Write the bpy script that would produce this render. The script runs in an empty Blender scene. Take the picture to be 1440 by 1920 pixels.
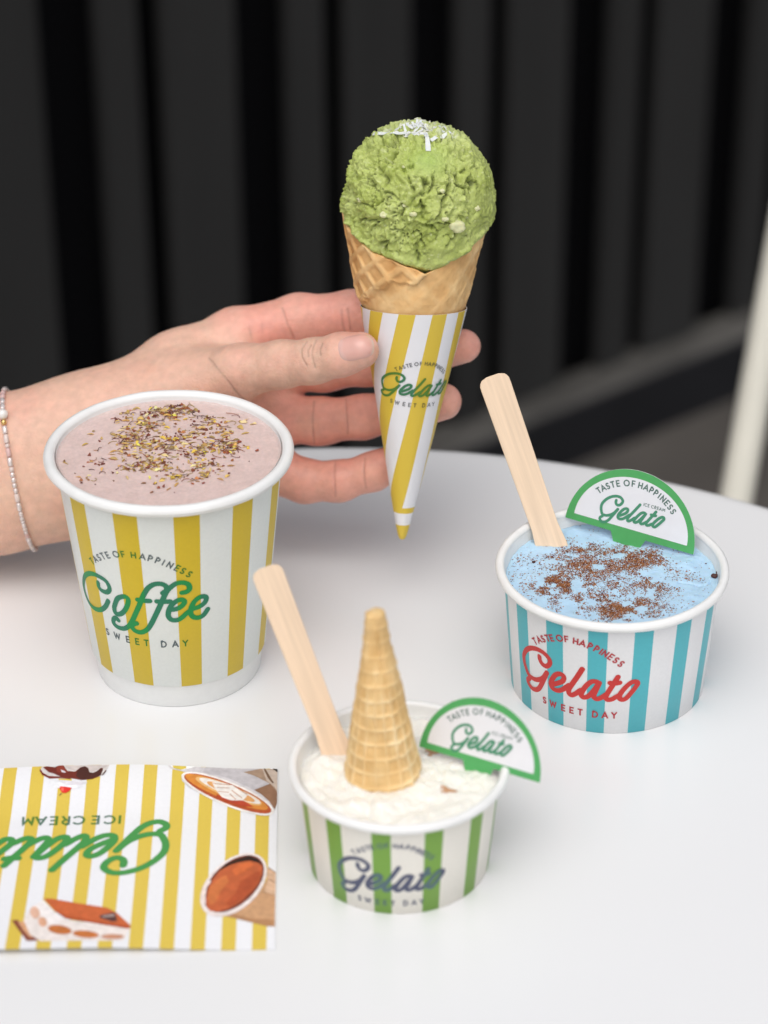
import bpy, bmesh, math, random
import numpy as np
from mathutils import Vector, Matrix
from mathutils.bvhtree import BVHTree

# All shapes are written in centimetres: x right, y away, z up, table top at z = 0.
# W() turns them into metres with the floor at 0 and the table top at 0.74 m.
OFF = np.array([-2.0, 68.0, -74.0])
def W(P):
    return (np.asarray(P, float) - OFF) * 0.01

scene = bpy.context.scene
random.seed(4)
RNG = np.random.default_rng(4)

# ------------------------------------------------------------------ camera
CAM_O = [0.0, 0.0, 55.668]
CAM_R = np.array([0.999987, -0.002532, -0.004311]); CAM_U = np.array([0.005, 0.506479, 0.862238]); CAM_F = np.array([0.0, 0.862249, -0.506485])
cam_d = bpy.data.cameras.new('camera'); cam = bpy.data.objects.new('camera', cam_d)
scene.collection.objects.link(cam); scene.camera = cam
cam_d.sensor_fit = 'VERTICAL'; cam_d.sensor_height = 36.0; cam_d.lens = 5000.0 / 1920.0 * 36.0
M = Matrix(((CAM_R[0], CAM_U[0], -CAM_F[0]), (CAM_R[1], CAM_U[1], -CAM_F[1]), (CAM_R[2], CAM_U[2], -CAM_F[2]))).to_4x4()
M.translation = Vector(W(CAM_O)); cam.matrix_world = M
cam_d.clip_start = 0.05; cam_d.clip_end = 200.0
cam_d.dof.use_dof = True; cam_d.dof.focus_distance = 0.972; cam_d.dof.aperture_fstop = 7.4

# ------------------------------------------------------------------ sky, sun, exposure
world = bpy.data.worlds.new('World'); scene.world = world; world.use_nodes = True
wn = world.node_tree; wn.nodes.clear()
sky = wn.nodes.new('ShaderNodeTexSky'); sky.sky_type = 'NISHITA'; sky.sun_disc = False
SUN_EL, SUN_AZ = math.radians(64), math.radians(190)     # azimuth clockwise from +y (away from the camera)
sky.sun_elevation = SUN_EL; sky.sun_rotation = SUN_AZ; sky.air_density = 1.0; sky.dust_density = 3.0; sky.ozone_density = 0.4
hsv = wn.nodes.new('ShaderNodeHueSaturation'); hsv.inputs['Saturation'].default_value = 0.28   # thin even cloud: pale sky
bg = wn.nodes.new('ShaderNodeBackground'); bg.inputs['Strength'].default_value = 0.145
wo = wn.nodes.new('ShaderNodeOutputWorld')
wn.links.new(sky.outputs[0], hsv.inputs['Color']); wn.links.new(hsv.outputs[0], bg.inputs['Color']); wn.links.new(bg.outputs[0], wo.inputs['Surface'])
sun_d = bpy.data.lights.new('sun', 'SUN'); sun_d.energy = 1.0; sun_d.angle = math.radians(60); sun_d.color = (1.0, 0.965, 0.92)
sun = bpy.data.objects.new('sun', sun_d); scene.collection.objects.link(sun)
sd = Vector((math.sin(SUN_AZ) * math.cos(SUN_EL), math.cos(SUN_AZ) * math.cos(SUN_EL), math.sin(SUN_EL)))
sun.rotation_euler = sd.to_track_quat('Z', 'Y').to_euler(); sun.location = (0, 0, 3)
vs = scene.view_settings; vs.view_transform = 'Standard'; vs.look = 'None'; vs.gamma = 1.0; vs.use_curve_mapping = False
vs.exposure = 0.11

# ------------------------------------------------------------------ measured data (cm)
CAM = {"o":[0.0,0.0,55.668],"R":[0.999988,-0.002532,-0.004311],"U":[0.005,0.506476,0.86224],"F":[0.0,0.86225,-0.506482]}
CONE = {"apex":[0.671,87.854,2.463],"ax":[0.05088,0.27685,0.95956],"e1":[0.9987,-0.01529,-0.04854],"e2":[0.00124,0.96079,-0.27727]}
SIGNB = {"c":[9.086,84.92,4.707],"e1":[0.90383,-0.42207,-0.07031],"e2":[0.16665,0.1959,0.96636],"r":2.541}
SIGNW = {"c":[3.095,71.715,3.846],"e1":[0.9079,-0.41677,-0.0449],"e2":[0.14285,0.20692,0.96787],"r":2.161}
GELATO_BLUE = [[[-3.01,2.736],[-2.992,2.6],[-2.886,2.466],[-2.715,2.442],[-2.566,2.583],[-2.534,2.771],[-2.66,2.922],[-2.868,3.011],[-3.159,2.999],[-3.484,2.86],[-3.744,2.613],[-3.903,2.294],[-3.888,2.014],[-3.785,1.784],[-3.642,1.595],[-3.427,1.554],[-3.222,1.591],[-3.003,1.715],[-2.839,1.877],[-2.68,2.167]],[[-2.68,2.167],[-2.819,1.832],[-2.955,1.516],[-3.091,1.261],[-3.269,1.115],[-3.48,1.078],[-3.669,1.183],[-3.717,1.323],[-3.595,1.454]],[[-2.474,1.727],[-2.24,1.872],[-2.009,2.063],[-1.959,2.268],[-2.082,2.35],[-2.274,2.256],[-2.436,2.002],[-2.515,1.76],[-2.444,1.58],[-2.244,1.552],[-2.05,1.65],[-1.861,1.841],[-1.751,1.96]],[[-1.258,2.824],[-1.469,2.376],[-1.679,1.961],[-1.769,1.744],[-1.744,1.576],[-1.634,1.55],[-1.463,1.686],[-1.352,1.811],[-1.29,1.868]],[[-0.657,2.302],[-0.757,2.352],[-0.923,2.319],[-1.088,2.129],[-1.238,1.846],[-1.287,1.645],[-1.199,1.559],[-1.028,1.636],[-0.846,1.899],[-0.655,2.261]],[[-0.64,2.304],[-0.763,1.932],[-0.825,1.691],[-0.737,1.573],[-0.586,1.616],[-0.456,1.734],[-0.359,1.825]],[[0.011,2.611],[-0.159,2.233],[-0.327,1.869],[-0.387,1.675],[-0.316,1.574],[-0.166,1.597],[-0.02,1.708],[0.11,1.791]],[[-0.256,2.339],[-0.08,2.318],[0.083,2.35]],[[0.686,2.345],[0.533,2.351],[0.341,2.179],[0.155,1.895],[0.098,1.707],[0.171,1.59],[0.323,1.608],[0.497,1.829],[0.667,2.104],[0.733,2.242],[0.686,2.345]]]
TXT_BLUE = [["T",-3.216,3.31,0.715],["A",-3.005,3.482,0.645],["S",-2.815,3.614,0.576],["T",-2.62,3.731,0.497],["E",-2.442,3.819,0.419],["O",-2.123,3.933,0.264],["F",-1.856,3.986,0.124],["H",-1.514,3.996,-0.062],["A",-1.266,3.964,-0.195],["P",-1.005,3.894,-0.328],["P",-0.778,3.803,-0.435],["I",-0.617,3.721,-0.505],["N",-0.471,3.634,-0.564],["E",-0.275,3.5,-0.637],["S",-0.093,3.356,-0.698],["S",0.092,3.191,-0.755],["S",-2.827,0.857,-0.015],["W",-2.438,0.852,-0.01],["E",-1.998,0.849,-0.006],["E",-1.658,0.847,-0.002],["T",-1.32,0.847,0.002],["D",-0.759,0.85,0.008],["A",-0.391,0.853,0.012],["Y",-0.049,0.858,0.015]]
COFFEE = [[[-2.756,5.183],[-2.766,5.007],[-2.637,4.893],[-2.393,4.907],[-2.232,5.055],[-2.213,5.234],[-2.328,5.426],[-2.571,5.498],[-2.928,5.479],[-3.317,5.306],[-3.684,4.956],[-3.923,4.465],[-3.881,4.062],[-3.628,3.812],[-3.289,3.772],[-2.894,3.908],[-2.572,4.188],[-2.365,4.531]],[[-1.659,4.966],[-1.88,4.825],[-2.022,4.571],[-2.124,4.275],[-2.075,4.075],[-1.874,4.116],[-1.657,4.338],[-1.501,4.642],[-1.448,4.893],[-1.538,4.987],[-1.659,4.966]],[[-2.007,3.793],[-2.107,3.868],[-2.244,3.731],[-2.25,3.554],[-2.081,3.453],[-1.813,3.475],[-1.581,3.639],[-1.409,3.902],[-1.232,4.271],[-1.04,4.701],[-0.853,5.165],[-0.648,5.537],[-0.429,5.73],[-0.191,5.776],[-0.013,5.68],[0.012,5.507],[-0.131,5.356]],[[-1.07,4.964],[-0.835,4.96],[-0.621,4.979]],[[-1.216,3.872],[-1.383,3.777],[-1.419,3.637],[-1.314,3.507],[-1.082,3.485],[-0.839,3.64],[-0.649,3.929],[-0.414,4.432],[-0.188,4.965],[-0.01,5.4],[0.169,5.633],[0.375,5.784],[0.608,5.792],[0.772,5.684],[0.808,5.485],[0.696,5.372],[0.543,5.347]],[[-0.359,4.979],[-0.136,4.975],[0.104,4.987]],[[0.068,4.61],[0.329,4.642],[0.541,4.785],[0.615,4.941],[0.516,5.043],[0.343,4.997],[0.165,4.833],[0.042,4.575],[0.018,4.314],[0.133,4.154],[0.343,4.143],[0.523,4.255],[0.686,4.419],[0.812,4.51]],[[0.891,4.576],[1.133,4.626],[1.332,4.754],[1.409,4.942],[1.316,5.056],[1.138,5.036],[0.96,4.876],[0.85,4.635],[0.826,4.377],[0.929,4.199],[1.126,4.143],[1.31,4.229],[1.459,4.44]]]
TXT_COFFEE = [["T",-2.911,6.056,0.752],["A",-2.696,6.246,0.693],["S",-2.491,6.406,0.63],["T",-2.289,6.543,0.563],["E",-2.069,6.67,0.481],["O",-1.707,6.827,0.332],["F",-1.434,6.902,0.208],["H",-1.046,6.947,0.02],["A",-0.729,6.929,-0.135],["P",-0.469,6.877,-0.257],["P",-0.223,6.798,-0.366],["I",-0.034,6.716,-0.445],["N",0.18,6.603,-0.527],["E",0.417,6.452,-0.609],["S",0.607,6.31,-0.669],["S",0.817,6.133,-0.73],["S",-2.69,3.01,-0.0],["W",-2.194,3.011,0.003],["E",-1.691,3.014,0.007],["E",-1.289,3.017,0.01],["T",-0.914,3.022,0.013],["D",-0.236,3.032,0.018],["A",0.205,3.041,0.022],["Y",0.59,3.05,0.024]]
GELATO_WHITE = [[[-1.408,2.003],[-1.405,1.894],[-1.333,1.786],[-1.201,1.768],[-1.074,1.881],[-1.034,2.032],[-1.121,2.153],[-1.276,2.224],[-1.504,2.213],[-1.768,2.101],[-1.989,1.902],[-2.139,1.647],[-2.149,1.422],[-2.086,1.238],[-1.99,1.087],[-1.825,1.055],[-1.663,1.085],[-1.483,1.184],[-1.342,1.315],[-1.195,1.548]],[[-1.195,1.548],[-1.33,1.279],[-1.461,1.025],[-1.587,0.82],[-1.737,0.703],[-1.904,0.673],[-2.043,0.757],[-2.07,0.869],[-1.964,0.974]],[[-1.07,1.195],[-0.876,1.312],[-0.681,1.465],[-0.626,1.63],[-0.715,1.695],[-0.872,1.619],[-1.019,1.416],[-1.099,1.221],[-1.058,1.077],[-0.904,1.055],[-0.745,1.134],[-0.583,1.288],[-0.488,1.383]],[[-0.036,2.077],[-0.235,1.718],[-0.432,1.384],[-0.519,1.211],[-0.512,1.075],[-0.429,1.055],[-0.285,1.164],[-0.189,1.265],[-0.136,1.31]],[[0.392,1.66],[0.317,1.7],[0.185,1.673],[0.042,1.521],[-0.097,1.293],[-0.151,1.132],[-0.089,1.063],[0.05,1.125],[0.212,1.336],[0.389,1.627]],[[0.405,1.662],[0.28,1.363],[0.213,1.17],[0.272,1.075],[0.393,1.11],[0.504,1.205],[0.586,1.278]],[[0.936,1.909],[0.774,1.605],[0.614,1.313],[0.553,1.158],[0.6,1.077],[0.719,1.096],[0.841,1.185],[0.949,1.252]],[[0.707,1.69],[0.842,1.674],[0.972,1.7]],[[1.441,1.697],[1.322,1.701],[1.159,1.563],[0.992,1.335],[0.933,1.184],[0.981,1.091],[1.1,1.105],[1.253,1.283],[1.408,1.504],[1.47,1.614],[1.441,1.697]]]
TXT_WHITE = [["T",-1.523,2.463,0.689],["A",-1.345,2.6,0.625],["S",-1.187,2.707,0.562],["T",-1.026,2.801,0.488],["E",-0.88,2.872,0.415],["O",-0.623,2.964,0.267],["F",-0.411,3.007,0.129],["H",-0.144,3.016,-0.061],["A",0.048,2.991,-0.202],["P",0.245,2.935,-0.346],["P",0.415,2.862,-0.462],["I",0.534,2.797,-0.54],["N",0.641,2.728,-0.605],["E",0.783,2.621,-0.686],["S",0.914,2.505,-0.755],["S",1.045,2.374,-0.817],["S",-1.413,0.497,-0.013],["W",-1.11,0.494,-0.008],["E",-0.767,0.492,-0.003],["E",-0.503,0.492,0.001],["T",-0.239,0.492,0.004],["D",0.198,0.496,0.011],["A",0.485,0.499,0.015],["Y",0.752,0.504,0.018]]
GELATO_SLEEVE = [[[-0.492,7.095],[-0.502,7.022],[-0.461,6.945],[-0.368,6.925],[-0.265,6.992],[-0.22,7.091],[-0.27,7.177],[-0.375,7.234],[-0.54,7.241],[-0.742,7.183],[-0.922,7.064],[-1.056,6.903],[-1.086,6.753],[-1.06,6.626],[-1.006,6.519],[-0.891,6.488],[-0.771,6.498],[-0.63,6.552],[-0.516,6.631],[-0.386,6.777]],[[-0.386,6.777],[-0.511,6.606],[-0.631,6.445],[-0.743,6.316],[-0.864,6.247],[-0.987,6.238],[-1.078,6.302],[-1.086,6.379],[-0.999,6.442]],[[-0.332,6.534],[-0.18,6.6],[-0.024,6.69],[0.033,6.796],[-0.025,6.845],[-0.146,6.805],[-0.272,6.678],[-0.35,6.553],[-0.336,6.454],[-0.227,6.43],[-0.104,6.473],[0.028,6.565],[0.107,6.623]],[[0.504,7.058],[0.323,6.83],[0.147,6.62],[0.066,6.51],[0.057,6.419],[0.115,6.4],[0.23,6.464],[0.31,6.525],[0.353,6.552]],[[0.769,6.753],[0.719,6.784],[0.621,6.774],[0.503,6.681],[0.379,6.538],[0.323,6.434],[0.361,6.384],[0.468,6.417],[0.606,6.547],[0.764,6.73]],[[0.778,6.753],[0.658,6.561],[0.59,6.436],[0.622,6.369],[0.713,6.385],[0.803,6.441],[0.87,6.485]],[[1.187,6.884],[1.039,6.692],[0.894,6.507],[0.833,6.407],[0.859,6.35],[0.946,6.355],[1.044,6.407],[1.129,6.445]],[[0.999,6.753],[1.095,6.733],[1.191,6.743]],[[1.529,6.711],[1.444,6.722],[1.312,6.64],[1.168,6.498],[1.11,6.401],[1.135,6.336],[1.222,6.337],[1.351,6.447],[1.485,6.584],[1.541,6.654],[1.529,6.711]]]
TXT_SLEEVE = [["T",-0.528,7.409,0.544],["A",-0.386,7.49,0.486],["S",-0.261,7.551,0.427],["T",-0.135,7.604,0.36],["E",-0.023,7.642,0.294],["O",0.172,7.687,0.159],["F",0.329,7.703,0.032],["H",0.523,7.692,-0.144],["A",0.658,7.663,-0.278],["P",0.795,7.613,-0.418],["P",0.909,7.554,-0.534],["I",0.988,7.503,-0.613],["N",1.058,7.45,-0.68],["E",1.15,7.37,-0.764],["S",1.232,7.284,-0.836],["S",1.313,7.188,-0.903],["S",-0.651,6.089,-0.099],["W",-0.433,6.068,-0.095],["E",-0.186,6.045,-0.09],["E",0.004,6.028,-0.086],["T",0.194,6.012,-0.083],["D",0.51,5.987,-0.077],["A",0.717,5.971,-0.073],["Y",0.91,5.958,-0.07]]
GELATO_SIGN = [[[-0.726,1.186],[-0.728,1.11],[-0.683,1.037],[-0.596,1.028],[-0.509,1.11],[-0.478,1.216],[-0.531,1.298],[-0.632,1.344],[-0.783,1.331],[-0.962,1.246],[-1.114,1.101],[-1.221,0.919],[-1.235,0.762],[-1.199,0.635],[-1.14,0.531],[-1.032,0.513],[-0.924,0.539],[-0.801,0.613],[-0.704,0.707],[-0.6,0.874]],[[-0.6,0.874],[-0.697,0.683],[-0.792,0.502],[-0.882,0.356],[-0.985,0.27],[-1.096,0.245],[-1.186,0.3],[-1.2,0.377],[-1.127,0.454]],[[-0.527,0.631],[-0.395,0.717],[-0.261,0.829],[-0.22,0.946],[-0.277,0.989],[-0.383,0.932],[-0.487,0.786],[-0.546,0.649],[-0.523,0.549],[-0.422,0.537],[-0.314,0.597],[-0.202,0.708],[-0.136,0.777]],[[0.185,1.273],[0.042,1.017],[-0.099,0.78],[-0.162,0.656],[-0.162,0.562],[-0.107,0.549],[-0.009,0.629],[0.058,0.702],[0.095,0.735]],[[0.455,0.993],[0.407,1.019],[0.319,0.997],[0.219,0.887],[0.12,0.724],[0.079,0.61],[0.118,0.564],[0.212,0.611],[0.326,0.762],[0.453,0.97]],[[0.464,0.995],[0.372,0.783],[0.322,0.646],[0.358,0.582],[0.439,0.609],[0.515,0.678],[0.572,0.731]],[[0.824,1.181],[0.707,0.965],[0.592,0.757],[0.546,0.647],[0.575,0.591],[0.654,0.607],[0.738,0.673],[0.812,0.722]],[[0.665,1.022],[0.754,1.014],[0.841,1.036]],[[1.151,1.046],[1.073,1.046],[0.961,0.945],[0.843,0.782],[0.799,0.675],[0.828,0.611],[0.907,0.624],[1.014,0.752],[1.123,0.91],[1.168,0.989],[1.151,1.046]]]
TXT_SIGN = [["T",-1.448,1.364,0.81],["A",-1.303,1.502,0.709],["S",-1.147,1.623,0.61],["T",-0.975,1.731,0.509],["E",-0.79,1.822,0.406],["O",-0.473,1.928,0.238],["F",-0.218,1.972,0.108],["H",0.054,1.983,-0.028],["A",0.279,1.964,-0.141],["P",0.488,1.923,-0.247],["P",0.673,1.867,-0.344],["I",0.825,1.805,-0.426],["N",0.977,1.728,-0.512],["E",1.149,1.62,-0.614],["S",1.298,1.504,-0.708],["S",1.442,1.368,-0.807]]
TXT_SIGN_SMALL = [["I",0.321,1.327,0.003],["C",0.399,1.327,0.003],["E",0.507,1.327,0.003],["C",0.654,1.327,0.003],["R",0.763,1.328,0.003],["E",0.863,1.328,0.003],["A",0.964,1.328,0.003],["M",1.088,1.329,0.003]]
GELATO_CARD = [[[-8.819,71.299],[-8.808,71.493],[-8.917,71.679],[-9.14,71.702],[-9.374,71.491],[-9.465,71.22],[-9.333,71.012],[-9.077,70.896],[-8.685,70.932],[-8.215,71.15],[-7.807,71.521],[-7.514,71.986],[-7.464,72.387],[-7.544,72.711],[-7.688,72.973],[-7.965,73.018],[-8.249,72.952],[-8.573,72.763],[-8.832,72.52],[-9.118,72.095]],[[-9.118,72.095],[-8.848,72.583],[-8.587,73.044],[-8.341,73.419],[-8.066,73.638],[-7.775,73.704],[-7.549,73.564],[-7.519,73.367],[-7.716,73.172]],[[-9.283,72.713],[-9.632,72.491],[-9.989,72.204],[-10.107,71.906],[-9.964,71.797],[-9.683,71.943],[-9.402,72.317],[-9.237,72.668],[-9.286,72.922],[-9.546,72.95],[-9.831,72.798],[-10.131,72.513],[-10.308,72.335]],[[-11.185,71.067],[-10.79,71.722],[-10.405,72.329],[-10.23,72.645],[-10.222,72.886],[-10.362,72.916],[-10.624,72.711],[-10.805,72.525],[-10.902,72.44]],[[-11.858,71.779],[-11.736,71.713],[-11.506,71.771],[-11.238,72.052],[-10.966,72.468],[-10.85,72.759],[-10.947,72.876],[-11.195,72.756],[-11.503,72.369],[-11.849,71.838]],[[-11.881,71.775],[-11.623,72.316],[-11.48,72.664],[-11.568,72.829],[-11.78,72.758],[-11.984,72.582],[-12.137,72.445]],[[-12.829,71.296],[-12.506,71.848],[-12.19,72.38],[-12.062,72.661],[-12.131,72.802],[-12.338,72.76],[-12.561,72.591],[-12.756,72.465]],[[-12.403,71.702],[-12.633,71.721],[-12.859,71.665]],[[-13.664,71.637],[-13.461,71.638],[-13.162,71.895],[-12.842,72.314],[-12.718,72.587],[-12.787,72.749],[-12.994,72.715],[-13.282,72.387],[-13.579,71.983],[-13.702,71.782],[-13.664,71.637]]]
TXT_CARD = [["I",-9.145,73.84,-3.121],["C",-9.496,73.833,-3.121],["E",-9.976,73.823,-3.121],["C",-10.551,73.812,-3.121],["R",-10.998,73.803,-3.121],["E",-11.413,73.794,-3.121],["A",-11.861,73.785,-3.121],["M",-12.308,73.776,-3.121]]
HAND = {"forearm":[[[-36.323,91.467,2.886,2.703],[-26.877,90.923,3.146,2.478],[-20.285,90.953,3.986,2.259],[-14.993,91.046,4.934,2.042],[-12.268,91.352,5.653,1.915],[-9.776,91.771,6.169,1.667]],[[-36.33,90.718,1.612,2.577],[-26.884,90.147,1.825,2.352],[-20.293,90.158,2.633,2.176],[-15.016,90.267,3.41,1.982],[-12.302,90.545,3.884,1.919],[-9.804,91.048,4.544,1.837]]],"palm":[[[-10.827,91.968,6.306,1.46],[-8.13,93.073,7.595,1.297],[-5.829,93.771,8.587,1.089]],[[-10.433,91.825,5.669,1.463],[-7.109,92.912,6.729,1.301],[-3.958,93.308,7.403,0.986]],[[-10.437,91.402,4.948,1.568],[-7.116,92.168,5.463,1.301],[-3.968,92.309,5.703,0.965]],[[-10.43,90.997,4.457,1.67],[-7.318,91.357,4.476,1.382],[-4.28,91.029,4.115,0.879]],[[-10.155,91.315,6.182,1.661],[-7.843,91.569,7.208,1.408],[-5.742,91.487,8.055,1.071]]],"index":[[-5.829,93.771,8.587,1.047],[-3.303,93.834,9.287,0.981],[-1.21,93.575,9.635,0.915],[0.969,93.042,9.517,0.829],[1.997,92.519,9.219,0.682]],"middle":[[-3.958,93.308,7.403,0.965],[-2.273,93.079,7.606,0.92],[-0.596,92.693,7.937,0.854],[1.685,92.253,8.569,0.744],[3.128,92.227,8.92,0.66]],"ring":[[-3.968,92.309,5.703,0.965],[-2.495,92.087,5.72,0.9],[-0.815,91.738,6.113,0.834],[1.158,91.263,6.687,0.766],[2.333,91.142,7.073,0.691]],"pinky":[[-4.28,91.029,4.115,0.92],[-3.129,90.727,3.799,0.815],[-1.765,90.463,3.942,0.761],[-0.408,90.389,4.408,0.727],[0.736,90.398,5.016,0.622]],"thumb":[[-7.835,91.533,7.344,1.282],[-5.481,90.691,8.674,1.02],[-3.81,89.931,9.354,0.869],[-2.577,89.276,9.82,0.832],[-1.563,88.771,10.342,0.776],[-0.842,88.493,10.658,0.694]]}
SCOOP = {"c":[1.39,91.625,15.397],"r":2.83}
COCONUT = [[[0.0657,-0.0653,0.9957],[0.1006,-0.4869,0.8676]],[[-0.5643,0.0764,0.822],[-0.177,-0.1501,0.9727]],[[-0.1911,-0.1833,0.9643],[0.0579,-0.1246,0.9905]],[[0.1379,-0.2995,0.9441],[0.3776,-0.0574,0.9242]],[[-0.2443,0.0614,0.9677],[-0.0086,0.0559,0.9984]],[[-0.1075,-0.1009,0.9891],[0.0879,0.0246,0.9958]],[[0.1709,0.0133,0.9852],[0.3229,-0.0202,0.9462]],[[0.2704,0.1223,0.955],[0.3532,0.0879,0.9314]],[[-0.3279,0.0102,0.9446],[-0.134,0.0031,0.991]]]
SCRACKS = [[[-0.4879,-0.1574,0.8586],[-0.5489,-0.316,0.7739],[-0.5295,-0.5056,0.6812],[-0.4502,-0.6637,0.5973],[-0.4809,-0.7355,0.4774]],[[-0.6807,0.0021,0.7326],[-0.7419,-0.0247,0.6701]],[[-0.4712,-0.7712,0.428],[-0.3517,-0.8306,0.4317],[-0.2924,-0.8828,0.3678],[-0.2232,-0.9388,0.2623],[-0.2733,-0.952,0.1382]],[[0.3392,-0.5977,0.7264],[0.3579,-0.6779,0.6421],[0.3973,-0.7297,0.5565],[0.346,-0.8342,0.4295],[0.2794,-0.9017,0.3298],[0.2654,-0.9348,0.2362],[0.1954,-0.9701,0.1438]],[[0.057,-0.7926,0.607],[0.0361,-0.8896,0.4554],[-0.01,-0.927,0.3749]],[[-0.1517,-0.7634,0.6278],[-0.1028,-0.8459,0.5233],[-0.0238,-0.9112,0.4113],[0.0455,-0.9615,0.2709]],[[-0.2206,-0.6795,0.6997],[-0.1068,-0.6593,0.7442]],[[0.5744,-0.4083,0.7095],[0.5969,-0.4893,0.6358],[0.541,-0.5552,0.6318]],[[-0.4944,-0.8334,-0.2471],[-0.3938,-0.9039,-0.167],[-0.4343,-0.8437,-0.3155]],[[0.4284,-0.9014,-0.063],[0.4337,-0.8873,-0.1571],[0.3191,-0.9182,-0.2346]],[[-0.233,-0.8638,-0.4467],[-0.132,-0.8526,-0.5057],[-0.0302,-0.8069,-0.5899]],[[0.0905,-0.844,-0.5287],[0.1724,-0.7981,-0.5773]],[[-0.0533,-0.9729,-0.225],[-0.032,-0.9127,-0.4073]],[[0.6111,-0.5971,0.5197],[0.6553,-0.642,0.398]],[[-0.6508,-0.5753,0.4955],[-0.5913,-0.711,0.3807],[-0.6323,-0.7425,0.2209]],[[-0.3086,-0.4595,0.8328],[-0.3695,-0.5739,0.7309]],[[0.167,-0.7555,0.6335],[0.1461,-0.8415,0.5201],[0.0859,-0.8869,0.4539]]]
NUTS = [[0.4686,-0.8834,-0.002,0.3],[0.3083,-0.9423,0.1301,0.13],[-0.4653,-0.8702,0.1617,0.14],[-0.0963,-0.9738,0.206,0.13],[0.7279,-0.6695,0.1481,0.13],[0.2809,-0.8368,0.47,0.1],[-0.2188,-0.9248,0.3112,0.09],[-0.7816,-0.5749,0.2419,0.12],[0.5401,-0.23,0.8096,0.08],[-0.2161,-0.6474,0.7308,0.08],[0.6008,-0.7949,0.0848,0.07]]
PETAL_SPOTS = [[-8.27,86.82,0.5,10],[-7.6,87.23,0.55,10],[-8.78,85.8,0.6,9],[-8.97,84.4,0.7,10],[-9.4,85.0,0.5,6],[-8.1,84.39,0.7,6],[-7.36,84.98,0.6,6],[-6.35,84.17,0.7,9],[-5.58,84.17,0.5,8],[-6.89,83.59,0.6,7],[-8.0,83.02,0.6,7],[-8.77,83.02,0.5,6],[-7.37,82.05,0.7,6],[-6.26,82.61,0.7,6],[-6.65,86.19,0.7,5],[-5.84,85.57,0.7,4],[-9.44,86.63,0.7,5],[-9.95,83.43,0.9,3],[-10.22,82.27,0.9,2],[-5.48,86.18,0.8,2],[-7.97,85.39,1.8,6],[-7.51,84.19,2.4,5]]
COCOA_SPOTS = [[7.31,84.56,0.35,6],[7.67,83.99,0.5,8],[8.85,83.98,0.5,8],[9.81,83.78,0.5,10],[9.36,83.03,0.5,7],[7.99,83.05,0.5,7],[7.22,83.24,0.4,5],[6.18,82.14,0.4,8],[5.77,81.6,0.35,8],[6.54,81.59,0.5,9],[7.09,81.23,0.5,7],[8.3,81.94,0.6,6],[9.23,81.57,0.5,7],[7.81,80.51,0.5,7],[8.73,80.14,0.45,9],[9.3,80.14,0.5,8],[7.21,80.16,0.5,6],[6.3,80.88,0.5,7],[10.04,81.92,0.6,4],[6.66,83.62,0.4,4],[8.13,79.8,0.4,6],[5.51,84.2,1.0,2.5],[5.07,83.07,0.8,2],[10.84,82.28,1.0,2.5],[8.33,82.31,2.3,9]]
CRUMBS = [[11.72,84.59,0.13],[12.18,82.67,0.1],[11.98,82.26,0.12],[7.24,86.26,0.08],[5.49,83.47,0.07]]
GCRACK = [[10.65,81.92],[11.04,81.88],[11.27,81.73],[11.52,81.69],[11.73,81.84],[11.85,82.09]]
SPOON_B = [[6.214,84.75,4.38],[4.026,87.522,10.087]]
SPOON_W = [[-1.607,72.684,3.65],[-3.957,75.411,9.28]]
NAIL = {"c":[-0.994,88.007,11.016]}
CREASES = [[[-2.877,89.106,10.714],[-3.034,88.876,10.52],[-3.019,88.814,10.217],[-2.864,88.741,9.895]],[[-2.513,88.936,10.82],[-2.631,88.696,10.609],[-2.633,88.535,10.335],[-2.54,88.532,9.934]],[[-2.272,88.796,10.778],[-2.351,88.596,10.636],[-2.332,88.485,10.447]],[[-2.693,88.856,10.684],[-2.793,88.756,10.513],[-2.774,88.655,10.341]],[[-5.236,92.242,10.131],[-5.177,92.066,9.83],[-5.056,91.806,9.387]],[[-4.723,92.304,10.235],[-4.685,92.012,9.739],[-4.646,91.804,9.385]],[[-3.912,92.749,10.4],[-3.713,92.525,9.822],[-3.468,92.243,9.341]],[[-6.649,90.764,9.193],[-6.076,90.333,8.657],[-5.576,90.081,8.03],[-5.242,90.112,7.688]],[[-1.612,92.94,10.133],[-1.573,92.731,9.777],[-1.492,92.521,9.421]],[[-1.364,92.96,10.168],[-1.304,92.751,9.812],[-1.244,92.563,9.491]],[[-1.891,90.038,4.995],[-1.912,89.721,4.653],[-1.877,89.389,3.891]],[[-0.731,89.77,5.329],[-0.774,89.509,4.885],[-0.695,89.196,4.353]],[[-2.711,91.431,6.971],[-2.756,91.032,6.293],[-2.719,90.613,5.579]],[[-1.467,91.381,7.084],[-1.429,91.046,6.514],[-1.391,90.71,5.943]]]
BRACELET = [[-14.587,89.898,7.324],[-14.416,89.242,6.404],[-14.157,88.622,5.349],[-13.913,87.985,4.067],[-13.694,87.6,2.82]]
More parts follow.
